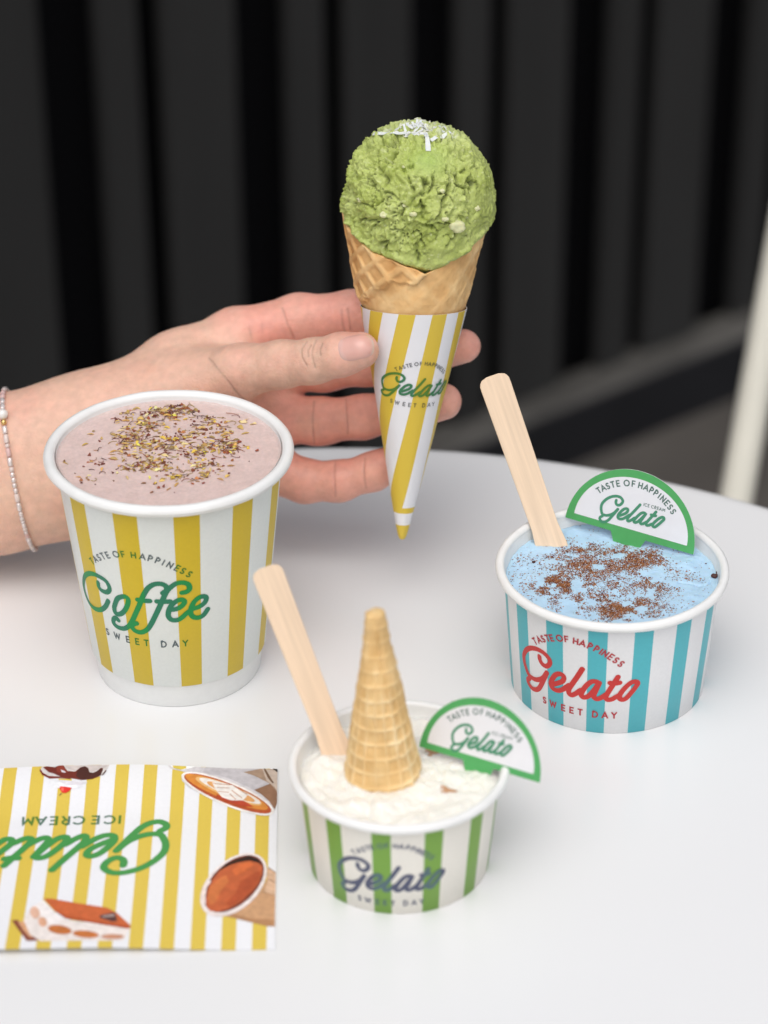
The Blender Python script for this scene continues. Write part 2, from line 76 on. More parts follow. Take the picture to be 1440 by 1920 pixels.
PICTURES = [["sundae_picture",[[[0.694,0.644,0.624],[[-12.122,77.224],[-9.734,77.304],[-9.77,77.079],[-9.83,76.705],[-10.001,76.366],[-10.644,76.205],[-11.525,76.255],[-11.99,76.506],[-12.138,76.787]]],[[0.624,0.552,0.527],[[-11.298,77.267],[-9.734,77.304],[-9.796,76.954],[-9.969,76.831],[-10.319,76.647],[-10.986,76.715],[-11.261,76.904]]],[[0.571,0.361,0.212],[[-10.599,77.286],[-9.734,77.304],[-9.751,77.204],[-10.554,77.198]]],[[0.839,0.839,0.871],[[-11.813,76.214],[-10.445,76.031],[-10.48,75.817],[-10.737,75.654],[-11.178,75.7],[-11.538,75.673],[-11.727,75.919]]],[[0.73,0.694,0.738],[[-11.513,76.132],[-10.445,76.031],[-10.61,75.848],[-11.158,75.865]]],[[0.202,0.03,0.019],[[-12.174,76.849],[-12.055,76.6],[-11.833,76.4],[-11.389,76.346],[-11.02,76.312],[-11.046,76.208],[-11.381,76.272],[-11.779,76.239],[-12.059,76.463],[-12.165,76.694]]],[[0.159,0.024,0.016],[[-12.07,76.911],[-11.93,76.972],[-11.827,76.691],[-11.677,76.658],[-11.648,76.907],[-11.539,77.106],[-11.353,77.079],[-11.274,76.842],[-11.185,76.685],[-10.906,76.652],[-10.747,76.899],[-10.605,76.961],[-10.466,76.847],[-10.427,76.617],[-10.293,76.554],[-10.139,76.676],[-10.027,76.862],[-9.952,76.843],[-9.953,76.644],[-10.038,76.366],[-10.279,76.201],[-10.638,76.143],[-11.014,76.251],[-11.389,76.346],[-11.626,76.522],[-11.857,76.629],[-11.965,76.785]]],[[0.068,0.017,0.014],[[-10.839,76.713],[-10.711,76.912],[-10.568,76.948],[-10.459,76.804],[-10.407,76.598],[-10.238,76.553],[-10.024,76.831],[-9.955,76.799],[-9.988,76.427],[-10.352,76.202],[-10.677,76.168],[-10.861,76.373]]],[[0.254,0.042,0.025],[[-11.592,76.907],[-11.498,77.062],[-11.366,77.03],[-11.289,76.811],[-11.16,76.623],[-11.267,76.593],[-11.411,76.563],[-11.564,76.626]]],[[0.068,0.023,0.019],[[-9.849,76.717],[-9.81,76.692],[-9.899,76.445],[-9.969,76.409]]],[[0.687,0.651,0.701],[[-11.431,76.768],[-11.273,76.655],[-11.227,76.562],[-11.378,76.606]]],[[0.745,0.036,0.025],[[-11.366,75.763],[-11.181,75.731],[-10.958,75.68],[-11.012,75.498],[-11.144,75.366],[-11.274,75.397],[-11.368,75.611]]],[[0.871,0.138,0.102],[[-11.323,75.702],[-11.23,75.682],[-11.226,75.457],[-11.312,75.519]]],[[0.254,0.144,0.068],[[-11.304,75.367],[-11.273,75.355],[-11.324,75.216],[-11.355,75.234]]]]],["latte_picture",[[[0.665,0.631,0.651],[[-7.676,77.292],[-6.676,77.203],[-3.787,76.718],[-3.755,75.338],[-3.806,74.411],[-3.89,74.157],[-4.256,74.109],[-5.034,74.345],[-5.987,74.917],[-6.868,75.677],[-7.143,76.099],[-7.147,76.406],[-6.952,76.547],[-7.243,76.683],[-7.564,76.792],[-7.686,77.114]]],[[1.0,1.0,1.0],[[-7.562,77.232],[-6.733,77.106],[-6.875,76.84],[-7.183,76.736],[-7.506,76.872],[-7.598,77.06]]],[[0.716,0.552,0.078],[[-7.531,77.242],[-7.042,77.249],[-7.031,76.814],[-7.215,76.736],[-7.473,76.834]]],[[0.539,0.509,0.533],[[-6.354,77.103],[-4.42,76.83],[-3.778,76.441],[-3.757,75.39],[-3.84,74.514],[-4.136,75.031],[-4.781,75.66],[-5.556,76.244],[-6.451,76.57]]],[[0.392,0.266,0.188],[[-4.42,76.83],[-3.78,76.718],[-3.755,75.338],[-4.105,75.916],[-4.621,76.342],[-5.006,76.558],[-4.208,76.18]]],[[0.275,0.144,0.084],[[-4.588,75.501],[-4.04,75.863],[-3.75,75.364],[-3.76,74.718],[-3.835,74.361],[-4.036,74.823],[-4.329,75.239]]],[[0.552,0.445,0.371],[[-4.356,76.808],[-3.784,76.627],[-3.76,75.39],[-3.877,75.652],[-4.171,76.022]]],[[0.159,0.089,0.054],[[-4.308,76.791],[-4.244,76.764],[-3.917,75.914],[-3.963,75.873],[-4.129,76.179]]],[[0.023,0.018,0.016],[[-3.992,76.751],[-3.777,76.718],[-3.777,76.521]]],[[0.888,0.839,0.807],[[-3.852,74.16],[-3.923,74.047],[-4.072,73.995],[-4.292,74.007],[-4.571,74.081],[-4.896,74.215],[-5.253,74.401],[-5.622,74.633],[-5.987,74.897],[-6.329,75.181],[-6.631,75.472],[-6.878,75.755],[-7.055,76.014],[-7.155,76.238],[-7.17,76.413],[-7.101,76.531],[-6.95,76.586],[-6.725,76.574],[-6.438,76.496],[-6.103,76.357],[-5.739,76.163],[-5.364,75.925],[-4.997,75.656],[-4.657,75.369],[-4.36,75.078],[-4.122,74.8],[-3.953,74.546],[-3.862,74.329]]],[[0.456,0.082,0.023],[[-3.945,74.234],[-4.009,74.143],[-4.146,74.109],[-4.35,74.133],[-4.612,74.215],[-4.917,74.35],[-5.252,74.532],[-5.601,74.752],[-5.946,75.0],[-6.27,75.263],[-6.556,75.529],[-6.79,75.784],[-6.96,76.014],[-7.057,76.209],[-7.074,76.358],[-7.012,76.453],[-6.872,76.488],[-6.663,76.463],[-6.395,76.378],[-6.082,76.238],[-5.74,76.05],[-5.386,75.824],[-5.04,75.573],[-4.719,75.308],[-4.437,75.043],[-4.21,74.792],[-4.048,74.566],[-3.958,74.377]]],[[0.694,0.254,0.042],[[-4.065,74.402],[-4.121,74.333],[-4.248,74.317],[-4.438,74.354],[-4.683,74.441],[-4.972,74.576],[-5.29,74.75],[-5.621,74.957],[-5.949,75.186],[-6.259,75.426],[-6.533,75.664],[-6.759,75.889],[-6.924,76.089],[-7.019,76.254],[-7.04,76.375],[-6.985,76.446],[-6.857,76.463],[-6.662,76.425],[-6.41,76.334],[-6.115,76.195],[-5.792,76.015],[-5.457,75.805],[-5.128,75.573],[-4.82,75.333],[-4.55,75.096],[-4.331,74.874],[-4.173,74.679],[-4.083,74.519]]],[[0.807,0.479,0.184],[[-4.288,74.631],[-4.333,74.579],[-4.433,74.568],[-4.586,74.6],[-4.782,74.672],[-5.013,74.781],[-5.268,74.922],[-5.533,75.089],[-5.796,75.272],[-6.043,75.463],[-6.263,75.652],[-6.443,75.83],[-6.575,75.987],[-6.651,76.117],[-6.668,76.211],[-6.624,76.264],[-6.522,76.275],[-6.367,76.243],[-6.166,76.169],[-5.931,76.057],[-5.673,75.912],[-5.406,75.744],[-5.142,75.559],[-4.896,75.368],[-4.68,75.179],[-4.503,75.003],[-4.376,74.849],[-4.303,74.723]]],[[0.839,0.776,0.716],[[-4.331,74.705],[-4.37,74.663],[-4.462,74.66],[-4.602,74.696],[-4.782,74.768],[-4.996,74.873],[-5.231,75.006],[-5.476,75.161],[-5.719,75.33],[-5.949,75.504],[-6.152,75.675],[-6.32,75.835],[-6.443,75.974],[-6.515,76.087],[-6.531,76.166],[-6.492,76.208],[-6.399,76.211],[-6.257,76.175],[-6.073,76.101],[-5.856,75.993],[-5.618,75.858],[-5.371,75.701],[-5.127,75.531],[-4.899,75.356],[-4.698,75.186],[-4.534,75.029],[-4.415,74.892],[-4.346,74.782]]],[[0.716,0.352,0.127],[[-4.533,74.809],[-4.564,74.774],[-4.637,74.77],[-4.747,74.796],[-4.889,74.851],[-5.056,74.932],[-5.241,75.036],[-5.433,75.157],[-5.624,75.29],[-5.803,75.427],[-5.962,75.562],[-6.093,75.688],[-6.188,75.799],[-6.244,75.889],[-6.256,75.953],[-6.225,75.989],[-6.152,75.993],[-6.04,75.967],[-5.896,75.91],[-5.727,75.828],[-5.54,75.722],[-5.347,75.6],[-5.156,75.467],[-4.977,75.329],[-4.82,75.195],[-4.691,75.07],[-4.598,74.96],[-4.544,74.872]]],[[0.855,0.807,0.761],[[-6.072,75.933],[-5.728,75.919],[-5.345,75.743],[-5.085,75.506],[-4.808,75.191],[-4.877,74.985],[-4.964,74.857],[-5.366,74.86],[-5.684,75.044],[-5.855,75.356],[-5.995,75.67]]],[[0.479,0.056,0.023],[[-5.88,75.252],[-5.684,75.044],[-5.366,74.86],[-4.964,74.857],[-4.74,74.675],[-4.578,74.469],[-5.043,74.549],[-5.55,74.836],[-5.872,75.097]]],[[0.584,0.323,0.216],[[-5.901,75.643],[-5.463,75.603],[-5.455,75.571],[-5.883,75.606]]],[[0.584,0.323,0.216],[[-5.857,75.408],[-5.45,75.342],[-5.449,75.311],[-5.84,75.371]]],[[0.584,0.323,0.216],[[-6.037,75.869],[-5.409,75.78],[-5.407,75.743],[-6.035,75.827]]],[[0.485,0.198,0.107],[[-5.314,75.743],[-4.809,75.217],[-4.829,75.181],[-5.317,75.69]]],[[0.584,0.323,0.216],[[-5.363,75.456],[-4.969,74.986],[-4.993,74.96],[-5.376,75.414]]],[[0.584,0.323,0.216],[[-5.415,75.248],[-5.182,74.895],[-5.206,74.885],[-5.438,75.217]]]]],["cocoa_cup_picture",[[[0.584,0.328,0.175],[[-3.968,71.177],[-3.662,70.852],[-3.601,68.039],[-3.904,68.059],[-4.441,68.279],[-5.237,68.591],[-4.928,68.897],[-4.485,69.369],[-4.156,69.883],[-3.968,70.516]]],[[0.716,0.462,0.305],[[-3.948,71.139],[-3.662,70.845],[-3.653,69.62],[-4.038,69.845],[-3.94,70.366]]],[[0.462,0.235,0.112],[[-3.612,68.38],[-3.601,68.039],[-3.904,68.059],[-4.441,68.279],[-5.237,68.591],[-5.058,68.717],[-4.448,68.459]]],[[0.254,0.114,0.065],[[-3.932,71.15],[-3.658,70.875],[-3.661,70.815],[-3.935,71.097]]],[[0.323,0.162,0.098],[[-3.911,70.545],[-3.652,70.326],[-3.653,70.274],[-3.921,70.493]]],[[0.392,0.216,0.114],[[-4.085,69.864],[-3.653,69.631],[-3.656,69.583],[-4.083,69.812]]],[[0.839,0.745,0.723],[[-4.14,71.617],[-4.034,71.362],[-3.98,71.05],[-3.981,70.697],[-4.037,70.322],[-4.143,69.944],[-4.294,69.582],[-4.483,69.254],[-4.699,68.974],[-4.932,68.757],[-5.171,68.612],[-5.404,68.546],[-5.619,68.562],[-5.808,68.66],[-5.96,68.834],[-6.068,69.077],[-6.127,69.377],[-6.133,69.72],[-6.086,70.091],[-5.986,70.47],[-5.839,70.838],[-5.652,71.177],[-5.434,71.469],[-5.196,71.698],[-4.95,71.851],[-4.71,71.922],[-4.487,71.905],[-4.293,71.801]]],[[0.195,0.045,0.025],[[-4.216,71.547],[-4.124,71.324],[-4.08,71.048],[-4.086,70.734],[-4.14,70.399],[-4.239,70.059],[-4.379,69.731],[-4.551,69.432],[-4.747,69.176],[-4.958,68.974],[-5.173,68.837],[-5.382,68.771],[-5.574,68.778],[-5.741,68.859],[-5.875,69.009],[-5.968,69.223],[-6.016,69.489],[-6.017,69.795],[-5.969,70.126],[-5.875,70.467],[-5.739,70.799],[-5.568,71.106],[-5.37,71.372],[-5.155,71.584],[-4.934,71.728],[-4.719,71.798],[-4.521,71.791],[-4.35,71.705]]],[[0.027,0.009,0.006],[[-5.545,71.057],[-5.369,71.322],[-5.002,71.586],[-4.631,71.775],[-4.34,71.619],[-4.187,71.35],[-4.233,71.313],[-4.572,71.499],[-4.947,71.414],[-5.271,71.245],[-5.495,71.0]]],[[0.527,0.117,0.04],[[-5.541,70.981],[-5.224,71.263],[-4.9,71.413],[-4.572,71.499],[-4.283,71.37],[-4.145,71.16],[-4.141,70.743],[-4.242,70.293],[-4.5,69.738],[-4.807,69.298],[-5.163,68.972],[-5.501,68.811],[-5.78,68.849],[-5.911,69.124],[-5.943,69.491],[-5.891,70.045],[-5.753,70.53]]],[[0.624,0.178,0.054],[[-5.847,70.082],[-5.589,70.529],[-5.34,70.715],[-5.229,70.376],[-5.485,69.856],[-5.596,69.304],[-5.772,69.123],[-5.885,69.49]]],[[0.434,0.08,0.027],[[-4.854,70.373],[-4.312,70.895],[-4.17,70.894],[-4.265,70.293],[-4.545,69.701],[-4.853,69.298],[-5.166,69.045],[-5.269,69.265],[-4.968,69.778]]],[[0.624,0.144,0.042],[[-5.164,70.978],[-4.897,71.356],[-4.569,71.43],[-4.421,71.276],[-4.736,70.899],[-5.009,70.675]]],[[0.871,0.73,0.687],[[-6.1,70.01],[-5.933,70.382],[-5.82,70.456],[-5.835,70.306],[-5.94,70.083],[-5.963,69.638],[-5.927,69.197],[-6.012,69.271],[-6.086,69.565]]]]],["tiramisu_picture",[[[0.254,0.068,0.042],[[-12.214,68.448],[-12.014,68.473],[-11.524,67.73],[-11.156,67.44],[-11.59,67.418],[-11.879,67.89]]],[[0.687,0.361,0.195],[[-12.004,68.393],[-11.801,68.391],[-11.417,67.677],[-11.506,67.573],[-11.79,67.995]]],[[0.839,0.761,0.723],[[-11.292,69.487],[-11.069,69.161],[-10.594,68.515],[-9.556,68.294],[-8.33,67.994],[-8.429,67.549],[-8.534,67.394],[-11.152,67.404],[-11.524,67.73],[-11.827,68.471],[-11.672,69.058]]],[[0.896,0.839,0.823],[[-11.292,69.487],[-10.594,68.515],[-10.697,68.197],[-11.154,68.36],[-11.381,68.894],[-11.666,69.004]]],[[0.745,0.456,0.332],[[-11.358,68.912],[-11.339,68.843],[-11.327,68.773],[-11.324,68.706],[-11.329,68.646],[-11.342,68.594],[-11.363,68.555],[-11.391,68.529],[-11.423,68.519],[-11.459,68.524],[-11.497,68.545],[-11.535,68.58],[-11.57,68.627],[-11.602,68.685],[-11.628,68.75],[-11.648,68.819],[-11.66,68.889],[-11.664,68.956],[-11.659,69.017],[-11.645,69.069],[-11.624,69.109],[-11.597,69.134],[-11.564,69.145],[-11.528,69.14],[-11.49,69.119],[-11.452,69.084],[-11.416,69.036],[-11.385,68.978]]],[[0.716,0.386,0.246],[[-11.081,68.465],[-11.061,68.413],[-11.046,68.359],[-11.039,68.304],[-11.039,68.253],[-11.047,68.207],[-11.062,68.168],[-11.083,68.139],[-11.109,68.121],[-11.139,68.116],[-11.172,68.122],[-11.205,68.14],[-11.237,68.17],[-11.267,68.208],[-11.293,68.255],[-11.314,68.307],[-11.329,68.361],[-11.336,68.416],[-11.336,68.467],[-11.328,68.514],[-11.314,68.553],[-11.293,68.582],[-11.267,68.6],[-11.236,68.605],[-11.204,68.599],[-11.17,68.581],[-11.138,68.551],[-11.107,68.512]]],[[0.552,0.171,0.045],[[-10.195,67.872],[-10.204,67.826],[-10.233,67.786],[-10.279,67.755],[-10.341,67.734],[-10.415,67.725],[-10.498,67.727],[-10.585,67.741],[-10.673,67.766],[-10.756,67.8],[-10.831,67.843],[-10.893,67.891],[-10.941,67.943],[-10.971,67.996],[-10.981,68.047],[-10.972,68.093],[-10.944,68.133],[-10.897,68.164],[-10.835,68.185],[-10.761,68.195],[-10.678,68.192],[-10.59,68.178],[-10.503,68.153],[-10.419,68.119],[-10.344,68.076],[-10.282,68.027],[-10.235,67.976],[-10.205,67.923]]],[[0.552,0.171,0.045],[[-9.298,67.666],[-9.307,67.629],[-9.337,67.596],[-9.387,67.569],[-9.453,67.551],[-9.533,67.541],[-9.622,67.541],[-9.716,67.55],[-9.81,67.568],[-9.901,67.593],[-9.982,67.626],[-10.05,67.663],[-10.102,67.704],[-10.135,67.746],[-10.148,67.787],[-10.139,67.825],[-10.109,67.858],[-10.059,67.885],[-9.993,67.903],[-9.913,67.913],[-9.824,67.914],[-9.729,67.905],[-9.634,67.887],[-9.544,67.861],[-9.463,67.828],[-9.394,67.79],[-9.343,67.749],[-9.31,67.707]]],[[0.584,0.275,0.168],[[-8.466,67.592],[-8.473,67.564],[-8.498,67.537],[-8.54,67.514],[-8.597,67.495],[-8.666,67.48],[-8.743,67.472],[-8.825,67.469],[-8.908,67.473],[-8.987,67.483],[-9.058,67.498],[-9.118,67.519],[-9.165,67.543],[-9.194,67.569],[-9.206,67.597],[-9.199,67.625],[-9.174,67.651],[-9.132,67.675],[-9.075,67.694],[-9.006,67.709],[-8.929,67.717],[-8.847,67.72],[-8.764,67.716],[-8.685,67.706],[-8.613,67.691],[-8.553,67.67],[-8.507,67.646],[-8.478,67.62]]],[[0.584,0.13,0.042],[[-11.279,69.53],[-11.04,69.539],[-10.336,69.344],[-9.147,69.049],[-8.819,68.794],[-8.296,68.126],[-8.362,67.979],[-9.208,68.196],[-10.459,68.524],[-10.836,68.89]]],[[0.456,0.089,0.027],[[-10.836,68.89],[-10.459,68.524],[-9.208,68.196],[-8.362,67.979],[-8.294,68.099],[-8.702,68.208],[-9.565,68.4],[-10.437,68.647]]],[[0.102,0.042,0.04],[[-9.369,68.665],[-8.871,68.81],[-8.749,68.367],[-8.916,68.332],[-9.321,68.515]]],[[0.392,0.296,0.279],[[-9.28,68.627],[-8.898,68.725],[-8.864,68.608],[-9.239,68.547]]]]]]

# ------------------------------------------------------------------ helpers: noise
def _hash(i, j, k):
    n = (i.astype(np.int64) * 374761393 + j.astype(np.int64) * 668265263 + k.astype(np.int64) * 2147483647 + 1013) & 0xFFFFFFFF
    n = ((n ^ (n >> 13)) * 1274126177) & 0xFFFFFFFF
    n = ((n ^ (n >> 16)) * 2246822519) & 0xFFFFFFFF
    return ((n ^ (n >> 15)) & 0xFFFFFF) / float(0xFFFFFF)
def vnoise(P):
    P = np.asarray(P, float); I = np.floor(P).astype(np.int64); f = P - I; f = f * f * f * (f * (f * 6 - 15) + 10)
    r = 0
    for a in (0, 1):
        for b in (0, 1):
            for c in (0, 1):
                w = (f[:, 0] if a else 1 - f[:, 0]) * (f[:, 1] if b else 1 - f[:, 1]) * (f[:, 2] if c else 1 - f[:, 2])
                r = r + w * _hash(I[:, 0] + a, I[:, 1] + b, I[:, 2] + c)
    return r * 2 - 1
def fbm(P, o=4, g=0.5):
    P = np.asarray(P, float); s = 0; a = 1.0
    for i in range(o):
        s = s + a * vnoise(P * 2.03 ** i + 17.3 * i); a *= g
    return s
def worley(P):
    P = np.asarray(P, float); I = np.floor(P).astype(np.int64); d1 = np.full(len(P), 9.0); d2 = d1.copy()
    for a in (-1, 0, 1):
        for b in (-1, 0, 1):
            for c in (-1, 0, 1):
                C = I + np.array([a, b, c])
                q = C + np.stack([_hash(C[:, 0], C[:, 1], C[:, 2]), _hash(C[:, 0] + 91, C[:, 1] - 7, C[:, 2]), _hash(C[:, 0], C[:, 1] + 53, C[:, 2] + 29)], 1)
                d = np.linalg.norm(q - P, axis=1)
                n1 = np.minimum(d1, d); d2 = np.minimum(d2, np.maximum(d1, d)); d1 = n1
    return d1, d2
def sstep(a, b, x):
    t = np.clip((x - a) / (b - a), 0, 1); return t * t * (3 - 2 * t)

# ------------------------------------------------------------------ helpers: objects
def origin_of(o):
    v = Vector((0, 0, 0))
    while o is not None:
        v = v + o.location; o = o.parent
    return np.array(v)
def link(o): scene.collection.objects.link(o)
def tag(o, label=None, cat=None, group=None, kind=None):
    if label: o['label'] = label
    if cat: o['category'] = cat
    if group: o['group'] = group
    if kind: o['kind'] = kind
    return o
def thing(name, base, label, cat, group=None):
    o = bpy.data.objects.new(name, None); o.empty_display_size = 0.01; link(o); o.location = W(base)
    return tag(o, label, cat, group)
def mk(name, V, Fc, mat, parent=None, smooth=True, base=None, uv=None, col=None, label=None, cat=None, group=None, kind=None, mats=None, midx=None):
    """one mesh object; V in design cm; uv / col are per vertex"""
    P = W(V)
    org = origin_of(parent) if parent is not None else (W(base) if base is not None else P.mean(0))
    me = bpy.data.meshes.new(name)
    me.from_pydata((P - org).tolist(), [], Fc if isinstance(Fc, list) else Fc.tolist())
    me.update()
    if uv is not None:
        l = me.uv_layers.new(name='UVMap'); vi = np.empty(len(me.loops), np.int32); me.loops.foreach_get('vertex_index', vi)
        l.data.foreach_set('uv', np.asarray(uv, np.float32)[vi].ravel())
    if col is not None:
        ca = me.color_attributes.new('Col', 'FLOAT_COLOR', 'POINT'); c4_ = np.ones((len(P), 4), np.float32); c4_[:, :3] = col
        ca.data.foreach_set('color', c4_.ravel())
    for m in (mats or [mat]): me.materials.append(m)
    if midx is not None: me.polygons.foreach_set('material_index', np.asarray(midx, np.int32))
    if smooth: me.polygons.foreach_set('use_smooth', np.ones(len(me.polygons), bool))
    o = bpy.data.objects.new(name, me); link(o)
    if parent is not None: o.parent = parent
    else: o.location = org
    return tag(o, label, cat, group, kind)
def grid_faces(nu, nv, closed_u=False, off=0):
    """vertex index = off + j * nu + i, i over u, j over v"""
    i = np.arange(nu if closed_u else nu - 1); j = np.arange(nv - 1); I, J = np.meshgrid(i, j)
    a = J * nu + I; b = J * nu + (I + 1) % nu; c = (J + 1) * nu + (I + 1) % nu; d = (J + 1) * nu + I
    return off + np.stack([a, b, c, d], -1).reshape(-1, 4)
def lathe(profile, c, n=96, cap=False):
    """profile [(r, z)], returns V, F with the seam at the back; also angle (deg, 0 = front, + right)"""
    ph = np.linspace(-np.pi, np.pi, n + 1)
    V = []; A = []
    for r, z in profile:
        V.append(np.stack([c[0] + r * np.sin(ph), c[1] - r * np.cos(ph), np.full(n + 1, c[2] + z)], 1)); A.append(np.stack([np.degrees(ph) / 360.0, np.full(n + 1, z / 10.0)], 1))
    V = np.concatenate(V); A = np.concatenate(A)
    return V, grid_faces(n + 1, len(profile)), A
class Acc:
    """collects many little pieces into one mesh"""
    def __init__(s): s.V = []; s.F = []; s.C = []; s.n = 0
    def add(s, V, F, col=None):
        V = np.asarray(V, float); s.V.append(V); s.F += [[int(i) + s.n for i in f] for f in F]; s.n += len(V)
        if col is not None: s.C.append(np.tile(np.asarray(col, float), (len(V), 1)) if np.ndim(col) == 1 else np.asarray(col))
    def build(s, name, mat, **k):
        return mk(name, np.concatenate(s.V), s.F, mat, col=np.concatenate(s.C) if s.C else None, **k)
def tube(path, r, n=8, caps=True):
    path = np.asarray(path, float); r = np.broadcast_to(np.asarray(r, float), len(path))
    T = np.gradient(path, axis=0); T /= np.linalg.norm(T, axis=1)[:, None] + 1e-12
    ref = np.array([0, 0, 1.0]) if abs(T[0, 2]) < 0.9 else np.array([1.0, 0, 0])
    V = []; t = np.linspace(0, 2 * np.pi, n + 1)[:-1]; N = np.cross(ref, T[0]); N /= np.linalg.norm(N)
    for p, tt, rr in zip(path, T, r):
        N = N - tt * (N @ tt); N /= np.linalg.norm(N); B = np.cross(tt, N)
        V.append(p + rr * (np.cos(t)[:, None] * N + np.sin(t)[:, None] * B))
    Fc = grid_faces(n, len(path), True).tolist()
    if caps: Fc += [list(range(n))[::-1], [(len(path) - 1) * n + i for i in range(n)]]
    return np.concatenate(V), Fc
def box(c, ax, half):
    V = np.array([[sx, sy, sz] for sx in (-1, 1) for sy in (-1, 1) for sz in (-1, 1)], float) * np.asarray(half)
    V = np.asarray(c) + V @ np.asarray(ax)
    return V, [[0, 1, 3, 2], [4, 6, 7, 5], [0, 4, 5, 1], [2, 3, 7, 6], [0, 2, 6, 4], [1, 5, 7, 3]]
def bevel(o, w, seg=2):
    m = o.modifiers.new('bevel', 'BEVEL'); m.width = w * 0.01; m.segments = seg; m.limit_method = 'ANGLE'; m.angle_limit = math.radians(40)

# ------------------------------------------------------------------ materials
def new_mat(name):
    m = bpy.data.materials.new(name); m.use_nodes = True; return m, m.node_tree, m.node_tree.nodes['Principled BSDF']
def N(nt, t, **k):
    n = nt.nodes.new(t)
    for a, b in k.items(): setattr(n, a, b)
    return n
def mat(name, col, rough=0.5, spec=0.5, vary=0.0, vscale=200.0, bump=0.0, bscale=800.0, bdist=0.0003, sss=0.0, sss_scale=0.004, sss_rad=(1, .6, .4), attr=False, coat=0.0, stretch=None, rvar=0.0):
    m, nt, b = new_mat(name); L = nt.links.new
    b.inputs['Roughness'].default_value = rough; b.inputs['Specular IOR Level'].default_value = spec
    tc = N(nt, 'ShaderNodeTexCoord'); src = tc.outputs['Object']
    if stretch:
        mp = N(nt, 'ShaderNodeMapping'); mp.inputs['Scale'].default_value = stretch; L(src, mp.inputs['Vector']); src = mp.outputs[0]
    c_out = None
    if attr:
        at = N(nt, 'ShaderNodeAttribute', attribute_name='Col'); c_out = at.outputs['Color']
    if vary:
        nz = N(nt, 'ShaderNodeTexNoise'); nz.inputs['Scale'].default_value = vscale; nz.inputs['Detail'].default_value = 4; L(src, nz.inputs['Vector'])
        mr = N(nt, 'ShaderNodeMapRange'); mr.inputs['From Min'].default_value = 0.3; mr.inputs['From Max'].default_value = 0.7; mr.inputs['To Min'].default_value = 1 - vary; mr.inputs['To Max'].default_value = 1 + vary
        L(nz.outputs['Fac'], mr.inputs['Value'])
        mx = N(nt, 'ShaderNodeVectorMath', operation='SCALE'); L(mr.outputs[0], mx.inputs['Scale'])
        if c_out: L(c_out, mx.inputs[0])
        else: mx.inputs[0].default_value = col[:3]
        c_out = mx.outputs[0]
        if rvar:
            m2 = N(nt, 'ShaderNodeMapRange'); m2.inputs['From Min'].default_value = .3; m2.inputs['From Max'].default_value = .7; m2.inputs['To Min'].default_value = rough - rvar; m2.inputs['To Max'].default_value = rough + rvar
            L(nz.outputs['Fac'], m2.inputs['Value']); L(m2.outputs[0], b.inputs['Roughness'])
    if c_out: L(c_out, b.inputs['Base Color'])
    else: b.inputs['Base Color'].default_value = (*col[:3], 1)
    if bump:
        nb = N(nt, 'ShaderNodeTexNoise'); nb.inputs['Scale'].default_value = bscale; nb.inputs['Detail'].default_value = 5; L(src, nb.inputs['Vector'])
        bp = N(nt, 'ShaderNodeBump'); bp.inputs['Strength'].default_value = bump; bp.inputs['Distance'].default_value = bdist
        L(nb.outputs['Fac'], bp.inputs['Height']); L(bp.outputs[0], b.inputs['Normal'])
    if sss:
        b.inputs['Subsurface Weight'].default_value = sss; b.inputs['Subsurface Radius'].default_value = sss_rad; b.inputs['Subsurface Scale'].default_value = sss_scale
    if coat: b.inputs['Coat Weight'].default_value = coat; b.inputs['Coat Roughness'].default_value = 0.15
    return m
def stripe_mask(nt, start, period, width, axis=0, rot=None):
    """1 inside the printed stripe; coordinates come from the UV map of the paper"""
    L = nt.links.new; uv = N(nt, 'ShaderNodeUVMap', uv_map='UVMap'); sp = N(nt, 'ShaderNodeSeparateXYZ'); L(uv.outputs[0], sp.inputs[0])
    s = N(nt, 'ShaderNodeMath', operation='SUBTRACT'); L(sp.outputs[axis], s.inputs[0]); s.inputs[1].default_value = start
    d = N(nt, 'ShaderNodeMath', operation='DIVIDE'); L(s.outputs[0], d.inputs[0]); d.inputs[1].default_value = period
    f = N(nt, 'ShaderNodeMath', operation='FRACT'); L(d.outputs[0], f.inputs[0])
    # FRACT of a negative number stays in 0..1 in Cycles
    w = N(nt, 'ShaderNodeMath', operation='LESS_THAN'); L(f.outputs[0], w.inputs[0]); w.inputs[1].default_value = width / period
    return w.outputs[0]
def stripe_mat(name, base, ink, start, period, width, rough=0.42, axis=0, coat=0.0):
    m, nt, b = new_mat(name); L = nt.links.new
    k = stripe_mask(nt, start, period, width, axis)
    mx = N(nt, 'ShaderNodeMix', data_type='RGBA'); L(k, mx.inputs['Factor']); mx.inputs['A'].default_value = (*base, 1); mx.inputs['B'].default_value = (*ink, 1)
    tc = N(nt, 'ShaderNodeTexCoord'); nz = N(nt, 'ShaderNodeTexNoise'); nz.inputs['Scale'].default_value = 900; nz.inputs['Detail'].default_value = 4; L(tc.outputs['Object'], nz.inputs['Vector'])
    mr = N(nt, 'ShaderNodeMapRange'); mr.inputs['To Min'].default_value = .95; mr.inputs['To Max'].default_value = 1.05; L(nz.outputs['Fac'], mr.inputs['Value'])
    sc = N(nt, 'ShaderNodeVectorMath', operation='SCALE'); L(mx.outputs['Result'], sc.inputs[0]); L(mr.outputs[0], sc.inputs['Scale']); L(sc.outputs[0], b.inputs['Base Color'])
    bp = N(nt, 'ShaderNodeBump'); bp.inputs['Strength'].default_value = .12; bp.inputs['Distance'].default_value = .0002; L(nz.outputs['Fac'], bp.inputs['Height']); L(bp.outputs[0], b.inputs['Normal'])
    b.inputs['Roughness'].default_value = rough; b.inputs['Specular IOR Level'].default_value = .4
    if coat: b.inputs['Coat Weight'].default_value = coat; b.inputs['Coat Roughness'].default_value = .2
    return m
